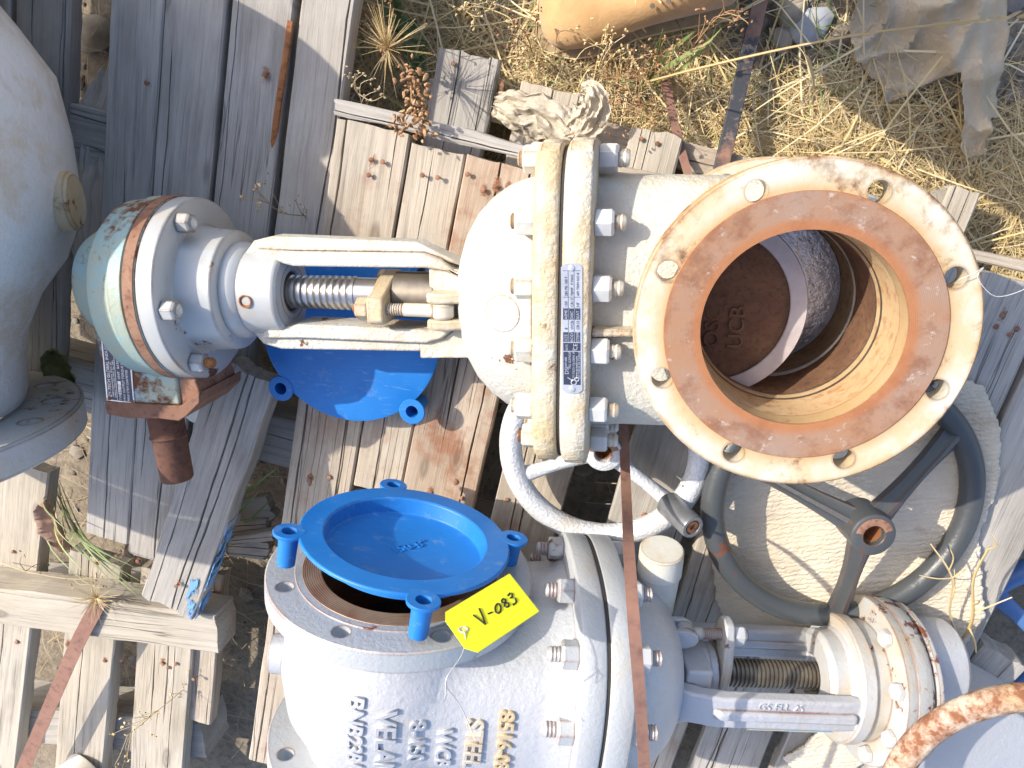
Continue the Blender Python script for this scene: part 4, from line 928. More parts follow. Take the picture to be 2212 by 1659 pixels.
# ------------------------------------------------------------------ handwheels
def wheel(name, label, mat, c, rad, tr, hub_h, hub_r, hub_len, spokes, rot=I4, a0=0, sw=.03, st=.016, bore=True, group='handwheels', dish=0.0, flat=1.0):
    w_ = thing(name, label, 'handwheel', c, rot, group)
    MB().tube([(rad * math.cos(t), rad * math.sin(t), 0) for t in np.linspace(0, 2 * math.pi, 96, endpoint=False)], tr, 16, True, flat=flat).build('rim', mat, w_, smooth=60)
    hb = MB().lathe([(hub_h - hub_len, hub_r * .45), (hub_h - hub_len, hub_r), (hub_h - .002, hub_r), (hub_h, hub_r - .003), (hub_h, hub_r * .48)], AX((0, 0, 0), (0, 0, 1)), seg=36, closed=True).build('hub', mat, w_, bevel=.001)
    if bore:
        MB().lathe([(hub_h + .0004, hub_r * .50), (hub_h - .012, hub_r * .47), (hub_h - hub_len, hub_r * .44)], AX((0, 0, 0), (0, 0, 1)), seg=24, caps=False).build('hub_bore', M['rust'], w_)
        MB().lathe([(hub_h + .0003, hub_r * .5), (hub_h + .0008, hub_r * .56), (hub_h + .0008, hub_r * .80), (hub_h + .0003, hub_r * .84)], AX((0, 0, 0), (0, 0, 1)), seg=24, caps=False, a0=20, a1=170).build('hub_face', M['rust_band'], w_)
    for k in range(spokes):
        a = R(a0 + 360 / spokes * k)
        d = Vector((math.cos(a), math.sin(a), 0))
        hz = hub_h - hub_len * .55
        pts = []; ws = []; hs = []
        for t in np.linspace(0, 1, 9):
            r = hub_r * .7 + (rad - tr * .1 - hub_r * .7) * t
            pts.append(d * r + Vector((0, 0, hz * (1 - t) - .25 * tr * t))); ws.append(sw * (1 - .35 * math.sin(t * math.pi)) * .5); hs.append(st * .5)
        m = MB(); vs = []; q = Vector((-d.y, d.x, 0))
        prof = [(-1, -.5), (-1, .25), (-.45, .45), (-.2, 1), (.2, 1), (.45, .45), (1, .25), (1, -.5)] if dish else [(math.cos(g), math.sin(g)) for g in np.linspace(0, 2 * math.pi, 10, endpoint=False)]
        n = len(prof)
        for i, pnt in enumerate(pts):
            for (u_, v_) in prof: vs.append(pnt + q * (u_ * ws[i]) + Vector((0, 0, v_ * hs[i])))
        fs = [(i * n + j, i * n + (j + 1) % n, (i + 1) * n + (j + 1) % n, (i + 1) * n + j) for i in range(8) for j in range(n)] + [tuple(range(n))[::-1], tuple(8 * n + j for j in range(n))]
        m.add(vs, fs); m.build('spoke', mat, w_, smooth=50)
    return w_
p = at(1304, 974, .315)
M['wheel_white'] = painted('white_wheel_paint', (.66, .68, .70), (.58, .60, .62), rust=.10, stain=.35, edge=.4, rough=.42, cast=.6, cscale=200, metal=.1)
M['handle'] = plain('handle_steel', (.20, .21, .22), .35, .5, .25, .1)
W1 = wheel('handwheel', 'small white handwheel with upright crank handle lying under the bonnet flange', M['wheel_white'], p, .135, .0168, .012, .027, .034, 3, RX(2), 82 + 120, .030, .022)
hp = at(1440, 1085, .320); hl = W1.matrix_world.inverted() @ hp
hq = W1.matrix_world.inverted() @ at(1497, 1140, .375)
hdl = MB().lathe([(0, .015), (.004, .0185), ((hq - hl).length - .003, .0172), ((hq - hl).length, .016), ((hq - hl).length, .0115), ((hq - hl).length - .004, .0095), ((hq - hl).length - .004, 0)], AX(hl, hq - hl), seg=28).build('crank_handle', M['handle'], W1)
MB().lathe([((hq - hl).length - .004, .0092), ((hq - hl).length - .0005, .0088), ((hq - hl).length - .0005, .0045), ((hq - hl).length - .004, .004)], AX(hl, hq - hl), seg=18, caps=False).build('screw', M['rust'], hdl)
p = at(1818, 1085, .300)
wheel('handwheel', 'large black dished handwheel with three spokes resting on the white packing sheet', M['black'], p, .182, .0165, .100, .029, .055, 3, RY(9), 36, .036, .032, dish=1)
p = at(2290, 1410, .14)
wheel('handwheel', 'blue handwheel partly hidden below the pallet edge at the right', M['bluewheel'], p, .165, .018, .03, .03, .04, 4, RZ(20), 30, .04, .02)
p = at(2224, 1742, .50)
wheel('handwheel', 'orange rusted tubular handwheel rim in the lower right corner', M['orange'], p, .160, .0165, .03, .03, .04, 3, I4, 210, .03, .02)

# ------------------------------------------------------------------ short capped pipe beside the white wheel
a = at(1430, 1186, .385); d = at(1404, 1395, .345) - a
ps = thing('pipe_stub', 'cream capped pipe end leaning beside the rusty strap', 'pipe', a, AX((0, 0, 0), d))
MB().lathe([(0, 0), (0, .0285), (.002, .0305), (.040, .031), (.0405, .029), (.16, .024), (.18, .024)], I4, seg=48).build('tube', M['ivory_bolt'], ps)

# ------------------------------------------------------------------ steel straps, bar, rods
def strap(name, label, pts, wid, mat, nrm=None, th=.0012, cat='strap'):
    o = MB().ribbon(smooth(pts, 6), wid, nrm, th).build(name, mat, smooth=40); return tag(o, label, cat)
strap('steel_strap', 'rusty steel strapping band running down over the silver bonnet flange', [at(1346, 900, .30), at(1350, 1000, .34), at(1354, 1090, .42), at(1358, 1180, .53), at(1368, 1330, .612), at(1378, 1450, .622), at(1386, 1560, .612), at(1394, 1700, .60), at(1400, 1800, .58)], .0135, M['rust_plate'], (0.1, .3, 1))
strap('steel_strap', 'broad rust-brown strap bent over the timber beam at lower left', [at(217, 1290, .268), at(205, 1318, .270), at(165, 1395, .272), at(110, 1520, .262), at(50, 1660, .255), at(20, 1730, .255)], .027, M['rust_plate'], None)
strap('steel_strap', 'narrow rusty strap leaning from the grass onto the small pallet', [at(1420, 120, .02), at(1440, 190, .06), at(1465, 300, .10), at(1492, 395, .135)], .013, M['rust_plate'], (.2, .3, 1))
a = at(1650, -30, .03); d = at(1556, 372, .12)
br = thing('steel_bar', 'long rusty and black flat bar leaning from the straw to the pallet', 'bar', a)
rel = d - a
t = NT('bar_paint'); c = t.coord(rand=False); n1 = t.noise(c, 9, 6, .65); 
col = t.mix(t.ramp(n1, [(.46, 0.0), (.54, 1.0)]), (.035, .038, .045), (.26, .14, .095)); col = t.mix(t.ramp(t.noise(c, 40, 5, .7), [(.55, 0.0), (.7, 1.0)]), col, (.33, .22, .16))
M['bar'] = t.bsdf(Base_Color=col, Roughness=.6)
MB().box((rel.length / 2, 0, 0), (rel.length, .022, .006), AX((0, 0, 0), rel)).build('flat', M['bar'], br, bevel=.001)
MB().box((rel.length / 2, -.008, -.008), (rel.length, .005, .012), AX((0, 0, 0), rel)).build('web', M['bar'], br, bevel=.001)
rd_ = MB().tube(smooth([at(628, 45, .226), at(618, 120, .224), at(604, 210, .222), at(592, 300, .218), at(585, 350, .214)], 4), .0055, 8, flat=.6).build('rusty_rod', M['rust'])
tag(rd_, 'thin rusty rod wedged in the gap between the shaded grey boards', 'rod')

# ------------------------------------------------------------------ white packing sheet under the black wheel
def sheet(name, label, cat, outline, zf, mat, res=.006, thick=.004, fold=None, sm=60):
    """closed sheet bounded by a pixel outline, relief given by zf(x, y)"""
    P = [at(u, v, z) for u, v, z in outline]; bm = bmesh.new()
    xs = [q.x for q in P]; ys = [q.y for q in P]
    def inside(x, y):
        c = False; n = len(P)
        for i in range(n):
            a, b_ = P[i], P[(i + 1) % n]
            if (a.y > y) != (b_.y > y) and x < (b_.x - a.x) * (y - a.y) / (b_.y - a.y) + a.x: c = not c
        return c
    nx = int((max(xs) - min(xs)) / res) + 1; ny = int((max(ys) - min(ys)) / res) + 1
    vid = {}; vs = []; fs = []
    def vert(i, j):
        if (i, j) not in vid:
            x = min(xs) + i * res + .3 * res * nz(i, j, .7, 3); y = min(ys) + j * res + .3 * res * nz(i, j, .7, 8)
            vid[(i, j)] = len(vs); vs.append((x, y, zf(x, y)))
        return vid[(i, j)]
    for j in range(ny):
        for i in range(nx):
            if inside(min(xs) + (i + .5) * res, min(ys) + (j + .5) * res): fs.append((vert(i, j), vert(i + 1, j), vert(i + 1, j + 1), vert(i, j + 1)))
    b = MB(); b.v = vs; b.f = fs; o = b.build(name, mat, smooth=sm)
    s = o.modifiers.new('s', 'SMOOTH'); s.iterations = 5; s.factor = .5; s.use_z = False
    q = o.modifiers.new('t', 'SOLIDIFY'); q.thickness = thick; q.offset = -1
    return tag(o, label, cat)
t = NT('packing_foam'); c = t.coord(rand=False)
cr_ = t.n('VectorRotate', Vector=c, Axis=(0, 0, 1), Angle=R(-12)); wv = t.n('TexWave', 1, props={'wave_type': 'BANDS', 'bands_direction': 'Y'}, Vector=cr_, Scale=40.0, Distortion=6.0, Detail=3.0, Detail_Scale=3.0)
n1 = t.noise(c, 160, 4, .6); n2 = t.noise(c, 7, 5, .6)
col = t.mix(t.ramp(n2, [(.35, 0.0), (.7, 1.0)]), (.66, .59, .47), (.54, .46, .34)); col = t.mix(t.ramp(t.noise(c, 16, 6, .7), [(.58, 0.0), (.75, .6)]), col, (.38, .28, .17))
h = t.math('ADD', t.math('MULTIPLY', wv, .6), t.math('MULTIPLY', n1, .9))
M['foam'] = t.bsdf(Base_Color=col, Roughness=.9, Normal=t.bump(h, .55, .003))
def foam_z(x, y): return ZP + .010 + .006 * nz(x, y, 9, 1) + .003 * nz(x, y, 26, 5) + .0006 * math.sin(y * 420 + 9 * nz(x, y, 14, 2)) + .004 * max(0, nz(x, y, 17, 11))
sheet('packing_sheet', 'crumpled off-white ribbed packing sheet under the black handwheel', 'packing sheet',
      [(1540, 1010, .26), (1640, 930, .26), (1990, 850, .26), (2050, 806, .26), (2130, 835, .26), (2165, 930, .26), (2158, 1050, .26), (2118, 1160, .26), (2128, 1330, .26), (2075, 1415, .26), (1960, 1500, .26), (1880, 1640, .26), (1760, 1720, .26), (1690, 1640, .26), (1800, 1560, .26), (1730, 1480, .26), (1600, 1400, .26), (1545, 1300, .26), (1530, 1150, .26)], foam_z, M['foam'], .0045, .006)
# right-hand block of wood under the sheet
ub(None, 2070, 1530, 2175, 1420, .075, .245, .05, 'wood_grey', cracks=2, name='wood_block', seed=510, rag=.004)
tag(bpy.data.objects['wood_block'], 'short grey wood block at the pallet corner beside the gear operator', 'wood block')

# ------------------------------------------------------------------ plastic: bag on the small pallet, sheet on the gravel, clear film at the left
def film_mat(name, c1, c2, alpha):
    t = NT(name); c = t.coord(rand=False)
    col = t.mix(t.noise(c, 16, 5, .6), c1, c2)
    bp = t.bump(t.noise(c, 38, 5, .6, 2.0), .55, .006)
    t.bsdf(Base_Color=col, Roughness=.30, Normal=bp, Alpha=alpha, Specular_IOR_Level=.6)
    tr = t.n('BsdfTranslucent', Color=col, Normal=bp); tp = t.n('BsdfTransparent')
    ms = t.n('MixShader', Fac=.25, i1=t.b.outputs[0], i2=tr)
    t.t.links.new(ms, t.t.nodes['Material Output'].inputs[0]); return t.m
M['dirty_film'] = film_mat('dirty_film', (.78, .66, .48), (.62, .49, .32), .92)
M['bag_film'] = film_mat('bag_film', (.78, .71, .59), (.66, .58, .44), .78)
def ridge(x, y, s, o): return 1 - abs(2 * (nz(x, y, s, o)))
def film_z(x, y): return max(.026, .030 + .030 * max(0, ridge(x * .9 + y * .35 + .013, (y - .4 * x) * .30, 13, 3.37)) ** 2 + .018 * max(0, ridge(x * .6 - y * .3, y * .5 + x * .3, 29, 6.71)) ** 2 + .014 * nz(x, y, 9, 2))
sheet('plastic_sheet', 'crumpled dirty translucent plastic sheet lying on the gravel at upper right', 'plastic sheet',
      [(1840, -60, .03), (1835, 60, .03), (1842, 130, .03), (1880, 165, .03), (1905, 185, .03), (1895, 240, .03), (1960, 205, .03), (2020, 175, .03), (2050, 165, .03), (2060, 240, .03), (2065, 330, .03), (2085, 345, .03), (2120, 335, .03), (2125, 260, .03), (2155, 255, .03), (2150, 120, .03), (2160, 40, .03), (2150, -60, .03)], film_z, M['dirty_film'], .0045, .0008)
def twist(name, label, pts, wid, mat, seed=0, fold=.012, n=34, cat='plastic bag'):
    """crumpled strip of film along a path: sharp lengthwise pleats, ragged hem"""
    P = smooth(pts, 9); vs = []; fs = []
    ws = np.interp(np.linspace(0, 1, len(P)), np.linspace(0, 1, len(wid)), wid)
    for i, p in enumerate(P):
        tt = (P[min(i + 1, len(P) - 1)] - P[max(i - 1, 0)]); tt.z = 0; tt.normalize(); a = Vector((-tt.y, tt.x, 0))
        for j in range(n):
            s = j / (n - 1) - .5
            k1 = noise.noise(Vector((i * .06 + s, j * .11, seed))); k2 = noise.noise(Vector((i * .12, j * .20, seed + 7))); k3 = noise.noise(Vector((i * .3, j * .5, seed + 3)))
            q = p + a * (ws[i] * s * (1 + .35 * noise.noise(Vector((i * .3, seed, s * 2))))) + a * (.006 * k2) + tt * (.010 * noise.noise(Vector((j * .4, i * .3, seed))))
            z = .75 * fold * (1.1 * (1 - min(1, abs(3.0 * k1))) + .5 * (1 - min(1, abs(3 * k2))) + .25 * k3)
            vs.append((q.x, q.y, q.z + z * (1 - .5 * abs(2 * s)) + fold * .5 * (1 - (2 * s) ** 2)))
    for i in range(len(P) - 1):
        for j in range(n - 1): q = i * n + j; fs.append((q, q + 1, q + n + 1, q + n))
    b = MB(); b.v = vs; b.f = fs; o = b.build(name, mat, smooth=75)
    q = o.modifiers.new('t', 'SOLIDIFY'); q.thickness = .0004
    return tag(o, label, cat)
twist('plastic_bag', 'wrinkled translucent plastic bag draped over the small pallet boards', [at(1070, 225, .105), at(1100, 232, .12), at(1150, 245, .125), at(1200, 272, .125), at(1240, 292, .125)], [.03, .055, .06, .065, .04], M['bag_film'], 3)
twist('plastic_bag', 'twisted knot of plastic film standing beside the bonnet flange', [at(1235, 300, .13), at(1262, 270, .14), at(1280, 240, .15), at(1278, 200, .15), at(1262, 190, .14)], [.03, .05, .055, .04, .02], M['bag_film'], 8, .014)
M['clear'] = NT('clear_film').bsdf(Base_Color=(.55, .54, .50), Roughness=.25, Alpha=.55)
twist('plastic_film', 'clear wrinkled film hanging between the large valve and the grey boards', [at(232, 150, .16), at(205, 250, .17), at(190, 380, .19), at(192, 520, .19), at(205, 620, .15)], [.02, .06, .07, .07, .05], M['clear'], 12, .009, cat='plastic film')

# ------------------------------------------------------------------ white cylinder at the bottom left edge
a = at(78, 1775, .30)
bc = thing('pipe_fitting', 'cream ringed cylinder rising at the bottom left edge', 'pipe fitting', a, AX((0, 0, 0), (.35, .25, -1)))
MB().lathe([(-.0, 0), (.0, .04), (.002, .042), (.012, .042), (.013, .039), (.016, .039), (.017, .043), (.05, .044), (.06, .05), (.12, .05)], I4, seg=48).build('rings', M['ivory_bolt'], bc)

# ------------------------------------------------------------------ the photographer: boot, jeans, body (casts the shadow across the gravel)
bt = at(1290, 42, .0); 
t = NT('suede'); c = t.coord(rand=False); n1 = t.noise(c, 14, 5, .6); n2 = t.noise(c, 300, 3, .6)
M['suede'] = t.bsdf(Base_Color=t.mix(t.ramp(n1, [(.35, 0.0), (.65, 1.0)]), (.43, .255, .105), (.55, .35, .165)), Roughness=.85, Normal=t.bump(t.math('ADD', t.math('MULTIPLY', n2, .3), t.noise(c, 34, 4, .6, 1.0)), .35, .004), Sheen_Weight=.3)
M['sole'] = plain('boot_sole', (.36, .27, .16), .8, 0, .2, .3)
M['jeans'] = plain('denim', (.035, .06, .15), .85, 0, .3, .6, 60)
M['stitch'] = plain('stitching', (.62, .50, .28), .7)
PB = thing('person', 'tan suede work boot and dark blue jeans of a standing person at the top edge', 'person', (.021, .236, .020), RZ(188))
# boot in its own frame: toe at +X, 0.30 long
sec = [(-.115, .030, .012, .150), (-.108, .036, .012, .165), (-.075, .040, .012, .170), (-.035, .041, .012, .150), (.0, .042, .012, .118), (.035, .0445, .012, .098), (.07, .053, .012, .092), (.105, .0575, .012, .089), (.135, .057, .012, .085), (.158, .050, .012, .076), (.172, .037, .012, .060), (.180, .016, .012, .038)]
m = MB(); n = 24; vs = []
for x, hw, z0, z1 in sec:
    for k in range(n):
        a = 2 * math.pi * k / n; zz = z0 + (z1 - z0) * (.5 + .5 * sgp(math.sin(a), .75)); yy = hw * sgp(math.cos(a), .70)
        if math.sin(a) > 0: yy *= 1 - .30 * math.sin(a) ** 2
        vs.append((x, yy, zz))
fs = [(i * n + k, i * n + (k + 1) % n, (i + 1) * n + (k + 1) % n, (i + 1) * n + k) for i in range(len(sec) - 1) for k in range(n)] + [tuple(range(n))[::-1], tuple((len(sec) - 1) * n + k for k in range(n))]
m.add(vs, fs); bo = m.build('boot', M['suede'], PB, smooth=60); sb = bo.modifiers.new('s', 'SUBSURF'); sb.levels = 2; sb.render_levels = 2
so2 = [(x, w_ * 1.08 + .007) for x, w_, _, _ in sec]
pl = [(x - (.004 if x < -.1 else -.010 if x > .17 else 0), y) for x, y in so2] + [(x, -y) for x, y in so2[::-1]]
MB().prism(pl, -.014, .021).build('sole', M['sole'], bo, bevel=.003)
MB().tube([(x, y * .975, .0222) for x, y in pl], .0013, 5, True).build('welt_stitch', M['stitch'], bo)
MB().tube(smooth([(.020, -.047, .03), (.028, -.040, .07), (.032, -.02, .096), (.033, 0, .099), (.032, .02, .096), (.028, .040, .07), (.020, .047, .03)], 4), .0014, 5).build('seam', M['stitch'], bo)
for i in range(4):
    x = .010 - .022 * i; z = .112 + .013 * i
    for s in (-1, 1): MB().lathe([(0, .0036), (.0012, .0032), (.0012, .0015)], AX((x, s * .026, z), (.35, s * .35, 1)), seg=12).build('eyelet', M['steel_dk'], bo)
    MB().tube(smooth([(x, -.026, z + .002), (x + .004, 0, z + .010), (x - .012, .026, z + .010)], 4), .0017, 6).build('lace', M['stitch'], bo)
# jeans and upper body: one skinned figure facing the pallet
v = [(-.10, -.005, .17), (-.115, -.005, .30), (-.12, -.01, .48), (-.095, -.03, .86), (-.10, -.12, .95), (-.10, -.19, .86), (-.09, -.175, .48), (-.10, -.18, .10), (-.11, -.13, 1.15), (-.11, -.13, 1.38), (-.11, -.13, 1.50), (-.10, -.13, 1.66), (-.11, .06, 1.42), (-.11, -.32, 1.42)]
ed = [(0, 1), (1, 2), (2, 3), (3, 4), (4, 5), (5, 6), (6, 7), (4, 8), (8, 9), (9, 10), (10, 11), (9, 12), (9, 13)]
rad = [.060, .076, .088, .105, .15, .105, .092, .085, .145, .14, .06, .10, .06, .06]
me = bpy.data.meshes.new('jeans'); me.from_pydata(v, ed, []); o = place(me, 'jeans', M['jeans'], PB)
sk = o.modifiers.new('skin', 'SKIN'); 
for i, r in enumerate(rad): me.skin_vertices[0].data[i].radius = (r, r)
me.skin_vertices[0].data[4].use_root = True
sb = o.modifiers.new('s', 'SUBSURF'); sb.levels = 2; sb.render_levels = 2

# ------------------------------------------------------------------ dry plants
def stem(mb, pts, r0, r1=None, n=5, sg=5):
    P = smooth(pts, n); r1 = r0 * .5 if r1 is None else r1
    mb.tube(P, list(np.linspace(r0, r1, len(P))), sg); return P
def leafblade(mb, pts, wd, tilt=(.2, .1, 1)):
    P = smooth(pts, 6); w_ = [wd * math.sin(math.pi * (.08 + .90 * i / (len(P) - 1))) for i in range(len(P))]; mb.ribbon(P, w_, tilt, .0004)
def pods(mb, c, n, spread, size, seed):
    rd = random.Random(seed); v0, f0 = ico(1)
    for _ in range(n):
        p = Vector(c) + Vector((rd.gauss(0, spread), rd.gauss(0, spread), rd.gauss(0, spread * .6)))
        s = size * rd.uniform(.6, 1.2); q = Matrix.Rotation(rd.uniform(0, 6), 3, (rd.random(), rd.random(), rd.random() + .1))
        mb.add([tuple(p + q @ Vector((x * s * 1.5, y * s * .8, z * s * .8)) * rd.uniform(.8, 1.2)) for x, y, z in v0], f0)
def plant(name, label, cat='weed', at0=(0, 0, 0), group=None): return thing(name, label, cat, at0, None, group)
def rel(root, P): o = root.location; return [Vector(p) - o for p in P]
# brown seed-pod weed hanging over the pallet corner
b0 = at(835, 130, .02); W = plant('dried_weed', 'brown dried weed with clustered seed pods hanging over the pallet corner', at0=b0)
m = MB(); stem(m, rel(W, [b0, at(855, 120, .12), at(880, 150, .22), at(888, 190, .27), at(885, 240, .29), at(870, 270, .285)]), .0016, .0008)
stem(m, rel(W, [at(885, 180, .26), at(905, 200, .27), at(912, 215, .268)]), .001); stem(m, rel(W, [at(886, 235, .29), at(900, 255, .285), at(908, 275, .28)]), .001); m.build('stalk', M['weed'], W)
for i, (u, v_, z, n, s) in enumerate(((885, 175, .27, 26, .011), (908, 208, .268, 16, .008), (890, 235, .29, 18, .009), (863, 268, .286, 16, .008), (905, 258, .284, 20, .009), (910, 283, .28, 14, .007), (895, 165, .26, 14, .008))):
    m = MB(); pods(m, rel(W, [at(u, v_, z)])[0], n, s, .0036, i); m.build('seed_cluster', M['weed'], W)
# foxtail tuft
b0 = at(830, 160, .02); W = plant('foxtail_grass', 'bristly pale foxtail grass tuft at the corner of the shaded boards', 'grass', b0)
m = MB(); rd = random.Random(4)
c0 = Vector(at(838, 105, .20)) - b0
stem(m, [(0, 0, 0), c0 * .5 + Vector((.005, 0, .03)), c0], .0015, .001); m.build('stalk', M['straw'], W)
m = MB()
for _ in range(110):
    d = Vector((rd.gauss(0, .5), rd.gauss(.35, .6), rd.gauss(.5, .5))).normalized(); L = rd.uniform(.03, .075)
    m.tube([c0 + d * .003, c0 + d * L * .5, c0 + d * L + Vector((0, 0, -.006))], [.0005, .0004, .0002], 3)
m.build('bristles', M['straw'], W)
m = MB(); pods(m, c0, 25, .007, .003, 6); m.build('seed_head', M['weed'], W)
# several dry branching weeds
def twigs(name, label, b0, tip, n, seed, r=.0012, spread=.35, mat='weed', podn=3, cat='weed', psize=.0022):
    W = plant(name, label, cat, b0); rd = random.Random(seed); tip = Vector(tip) - b0
    P = [Vector((0, 0, 0)), tip * .35 + Vector((rd.gauss(0, .008), rd.gauss(0, .008), .01)), tip * .7 + Vector((rd.gauss(0, .008), rd.gauss(0, .008), .008)), tip]
    m = MB(); Q = stem(m, P, r, r * .5); ends = [Q[-1]]
    for k in range(n):
        i = rd.randrange(int(len(Q) * .3), len(Q)); q = Q[i]; d = (tip.normalized() + Vector((rd.gauss(0, spread), rd.gauss(0, spread), rd.gauss(0, spread * .5))) * 1.6).normalized(); L = rd.uniform(.02, .06)
        e = q + d * L; stem(m, [q, q + d * L * .5 + Vector((rd.gauss(0, .004), rd.gauss(0, .004), .003)), e], r * .6, r * .35, 3, 4); ends.append(e)
    m.build('stalk', M[mat], W)
    m = MB()
    for i, e in enumerate(ends): pods(m, e, podn, .004, psize, seed * 50 + i)
    if podn: m.build('seed_heads', M[mat], W, kind='stuff')
    return W
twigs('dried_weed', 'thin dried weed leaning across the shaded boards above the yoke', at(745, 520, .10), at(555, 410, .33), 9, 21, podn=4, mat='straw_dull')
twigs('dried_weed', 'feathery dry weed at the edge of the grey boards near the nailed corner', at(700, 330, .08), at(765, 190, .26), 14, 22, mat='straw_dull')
twigs('dried_weed', 'tan dry weed in front of the boot toe', at(1255, 190, .01), at(1320, 100, .17), 12, 23, mat='straw')
twigs('dried_weed', 'reddish dry weed bending beside the rusty bar', at(1380, 195, .01), at(1605, 25, .20), 16, 24, mat='weed')
twigs('dried_weed', 'curled dry weed left of the narrow strap', at(1330, 200, .01), at(1430, 120, .13), 14, 25, mat='weed', podn=4)
twigs('dried_weed', 'low brown weed between the boot and the small pallet', at(1180, 150, .01), at(1110, 60, .14), 12, 26, mat='weed')
twigs('dried_weed', 'brown weed rising beside the shaded boards at the top', at(760, 60, .01), at(850, 30, .22), 12, 27, mat='weed')
twigs('dried_weed', 'wiry dry weed arching over the lower left pallet boards', at(500, 1400, .05), at(275, 1590, .33), 18, 28, mat='straw', podn=2, r=.0011)
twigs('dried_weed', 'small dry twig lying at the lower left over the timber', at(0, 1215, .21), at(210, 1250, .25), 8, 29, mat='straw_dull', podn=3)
twigs('dried_weed', 'dry twig standing on the packing sheet beside the gear operator', at(2080, 1390, .26), at(2010, 1175, .33), 5, 30, mat='straw', podn=0, r=.0022)
twigs('dried_weed', 'bent dry stalk leaning at the right of the packing sheet', at(2065, 1400, .26), at(2135, 1185, .36), 4, 31, mat='straw', podn=0, r=.0028)
for i, (u, v_, u2, v2, lb) in enumerate(((1215, 165, 1150, 120, 'short dry weed left of the boot toe'), (1290, 180, 1400, 150, 'dry weed lying under the boot sole'), (1345, 175, 1300, 95, 'upright dry weed against the boot side'), (1420, 235, 1340, 215, 'dry weed tangled above the plastic knot'), (1000, 60, 1060, 20, 'pale dry weed above the small pallet'))):
    twigs('dried_weed', lb, at(u, v_, .01), at(u2, v2, .10 + .02 * i), 16, 60 + i, mat='weed' if i % 2 else 'straw', podn=3, spread=.6)
# the long straw stalk crossing the upper right
W = plant('straw_stalk', 'long golden straw stalk crossing the upper right ground', 'straw', at(1395, 180, .10))
m = MB(); stem(m, rel(W, [at(1395, 178, .10), at(1500, 150, .20), at(1700, 104, .28), at(1900, 68, .33), at(2130, 42, .36)]), .0019, .0012, 6, 6); m.build('stalk', M['straw'], W)
m = MB()
for i in range(9): u = 2020 + i * 22; p = at(u, 56 - i * 2.4, .34); q = at(u + 34, 50 - i * 3 + (-6 if i % 2 else 5), .345); leafblade(m, rel(W, [p, (p + q) / 2, q]), .004)
m.build('ear', M['straw'], W)
m = MB(); leafblade(m, rel(W, [at(1722, 100, .285), at(1742, 122, .30), at(1755, 160, .29), at(1758, 200, .27), at(1750, 225, .25)]), .010, (1, .2, .7)); m.build('leaf', M['straw'], W)
# green blades by the boot, tufts left of the timber
W = plant('green_grass', 'broad green grass blades fanning out beside the boot', 'grass', at(1395, 180, .01))
m = MB()
for a, b_, c_, wd in (((1400, 175), (1440, 120), (1500, 68), .008), ((1400, 178), (1450, 140), (1540, 85), .009), ((1402, 180), (1425, 110), (1432, 62), .006), ((1398, 176), (1410, 120), (1428, 80), .005), ((1404, 182), (1470, 150), (1560, 60), .005)):
    leafblade(m, rel(W, [at(*a, .01), at(*b_, .10), at(*c_, .15)]), wd)
m.build('blades', M['green'], W)
def tuft(name, label, base, tips, wd, mat, zb, seed):
    W = plant(name, label, 'grass', at(*base, zb)); m = MB(); rd = random.Random(seed)
    for (u, v_, z) in tips:
        a = at(base[0] + rd.uniform(-14, 14), base[1] + rd.uniform(-8, 8), zb); c_ = at(u, v_, z); leafblade(m, rel(W, [a, (a * .45 + c_ * .55) + Vector((rd.gauss(0, .008), rd.gauss(0, .008), .03)), c_]), wd * rd.uniform(.7, 1.2))
    m.build('blades', M[mat], W); return W
tuft('green_grass', 'thin green grass tuft springing from under the large flange onto the timber', (115, 1030), [(u, v_, .27) for u, v_ in ((280, 1250), (250, 1265), (300, 1290), (220, 1230), (330, 1300), (170, 1190), (200, 1270), (290, 1225), (150, 1150), (255, 1210), (310, 1260), (185, 1240))], .0028, 'green', .10, 2)
tuft('green_grass', 'yellow-green grass blades in the gap right of the blue-edged plank', (500, 1130), [(600, 1010, .22), (560, 1060, .24), (455, 1240, .27), (520, 1010, .24), (590, 1075, .2), (440, 1260, .28), (540, 1000, .24)], .006, 'green', .08, 3)
it = []
rd = random.Random(9)
W = plant('foxtail_grass', 'starburst of fine dry grass bristles on the timber beside the rust-brown strap', 'grass', at(212, 1288, .27)); m = MB(); rd = random.Random(11)
for _ in range(70):
    a = rd.uniform(0, 6.28); L = rd.uniform(.02, .055); z = rd.uniform(.002, .03); m.tube([(0, 0, .004), (math.cos(a) * L * .5, math.sin(a) * L * .5, z * .8), (math.cos(a) * L, math.sin(a) * L, z)], [.0005, .0004, .0002], 3)
m.build('bristles', M['straw'], W)
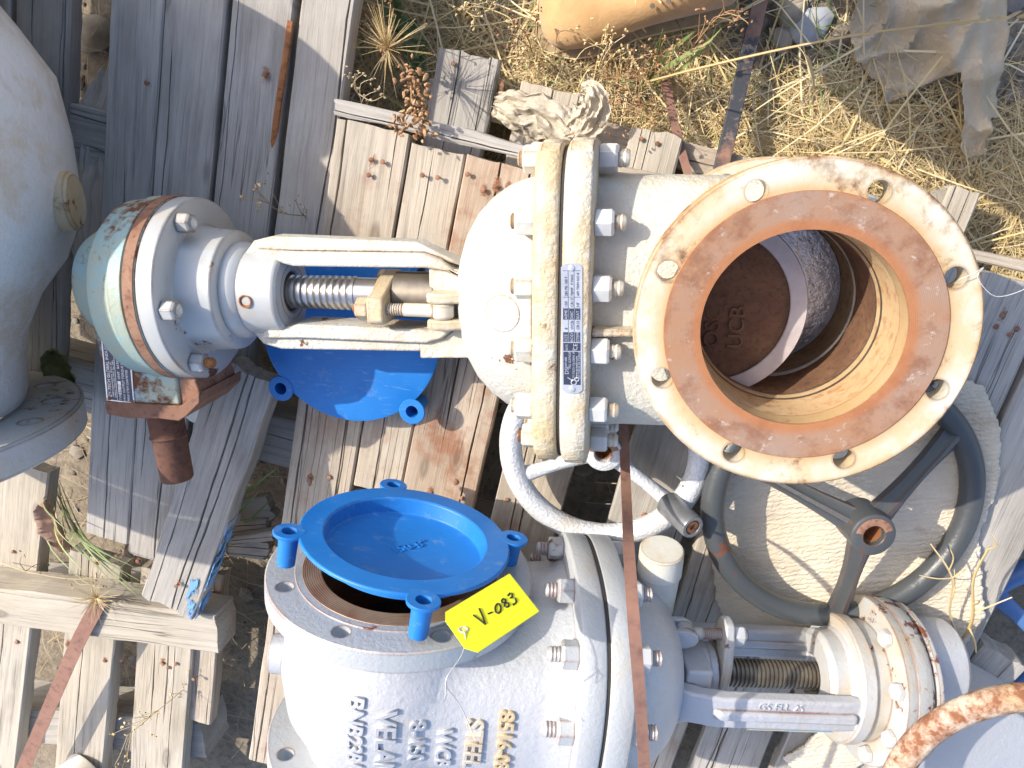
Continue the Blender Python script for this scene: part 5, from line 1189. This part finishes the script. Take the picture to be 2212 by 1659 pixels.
# leaves
def leaf(name, label, c, L, wd, rotz, mat, curl=.25):
    m = MB(); vs = []; fs = []; n = 12; k = 7
    for i in range(n + 1):
        t_ = i / n; hw = wd * .5 * math.sin(math.pi * t_ ** .8) ** .7 * (1 + .12 * math.sin(i * 2.4))
        for j in range(k): s = j / (k - 1) * 2 - 1; vs.append((L * (t_ - .5), hw * s, curl * wd * (s * s) + .05 * L * math.sin(t_ * 3) + .003 * math.sin(i * 1.3 + j * 2)))
    for i in range(n):
        for j in range(k - 1): q = i * k + j; fs.append((q, q + 1, q + k + 1, q + k))
    m.v = vs; m.f = fs; o = m.build(name, mat, smooth=60); o.matrix_world = T(*c) @ RZ(rotz); tag(o, label, 'leaf')
    q = o.modifiers.new('t', 'SOLIDIFY'); q.thickness = .0008; return o
t = NT('leaf_green'); c = t.coord(rand=False); M['leafg'] = t.bsdf(Base_Color=t.mix(t.ramp(t.noise(c, 40, 5, .6), [(.4, 0.0), (.65, 1.0)]), (.13, .16, .045), (.25, .24, .10)), Roughness=.6)
M['leafb'] = plain('leaf_brown', (.42, .28, .20), .8, 0, .35, .4, 60)
leaf('fallen_leaf', 'broad yellow-green leaf between the large flange and the grey boards', at(143, 800, .22), .085, .06, -65, M['leafg'])
leaf('fallen_leaf', 'curled brown dead leaf standing on the lower left boards', at(128, 1130, .20), .10, .045, -70, M['leafb'], .5)
for i, (u, v_, L, wd, r, lb) in enumerate(((900, 105, .045, .035, 20, 'green weed leaf nearest the small pallet board'), (905, 130, .04, .03, 70, 'green weed leaf low beside the seed-pod weed'), (850, 20, .05, .035, 110, 'green weed leaf at the top edge beside the shaded boards'), (880, 60, .04, .03, 200, 'dark green weed leaf under the dry stems'))):
    leaf('weed_leaf', lb, at(u, v_, .03), L, wd, r, M['green'])
# larger stones one can pick out
v0, f0 = ico(2)
def stone(label, u, v_, r, mat, sq=(1, .8, .5), seed=1):
    p = at(u, v_, .012); m = MB(); m.add([tuple(Vector((x * sq[0], y * sq[1], z * sq[2])) * r * (1 + .22 * noise.noise(Vector((x * 1.7 + seed, y * 1.7, z * 1.7))))) for x, y, z in v0], f0)
    o = m.build('stone', mat, smooth=50); o.matrix_world = T(p.x, p.y, r * .35) @ RZ(seed * 40); return tag(o, label, 'stone', 'stones on the gravel')
M['stone_b'] = plain('blue_stone', (.36, .38, .41), .8, 0, .15, .4, 30); M['stone_t'] = plain('tan_stone', (.34, .29, .22), .85, 0, .25, .5, 40)
stone('flat blue-grey stone on the gravel right of the rusty bar', 1752, 58, .034, M['stone_b'], (1, .75, .25), seed=1)
stone('tan stone at the top edge right of the rusty bar', 1710, 20, .030, M['stone_t'], seed=2)
stone('round tan stone between the rusty bar and the blue-grey stone', 1690, 85, .022, M['stone_t'], seed=3)
stone('rounded tan stone below the plastic sheet', 1915, 285, .018, M['stone_t'], seed=4)
stone('tan stone in the gap between large valve and grey boards', 200, 75, .04, M['stone_t'], seed=5)
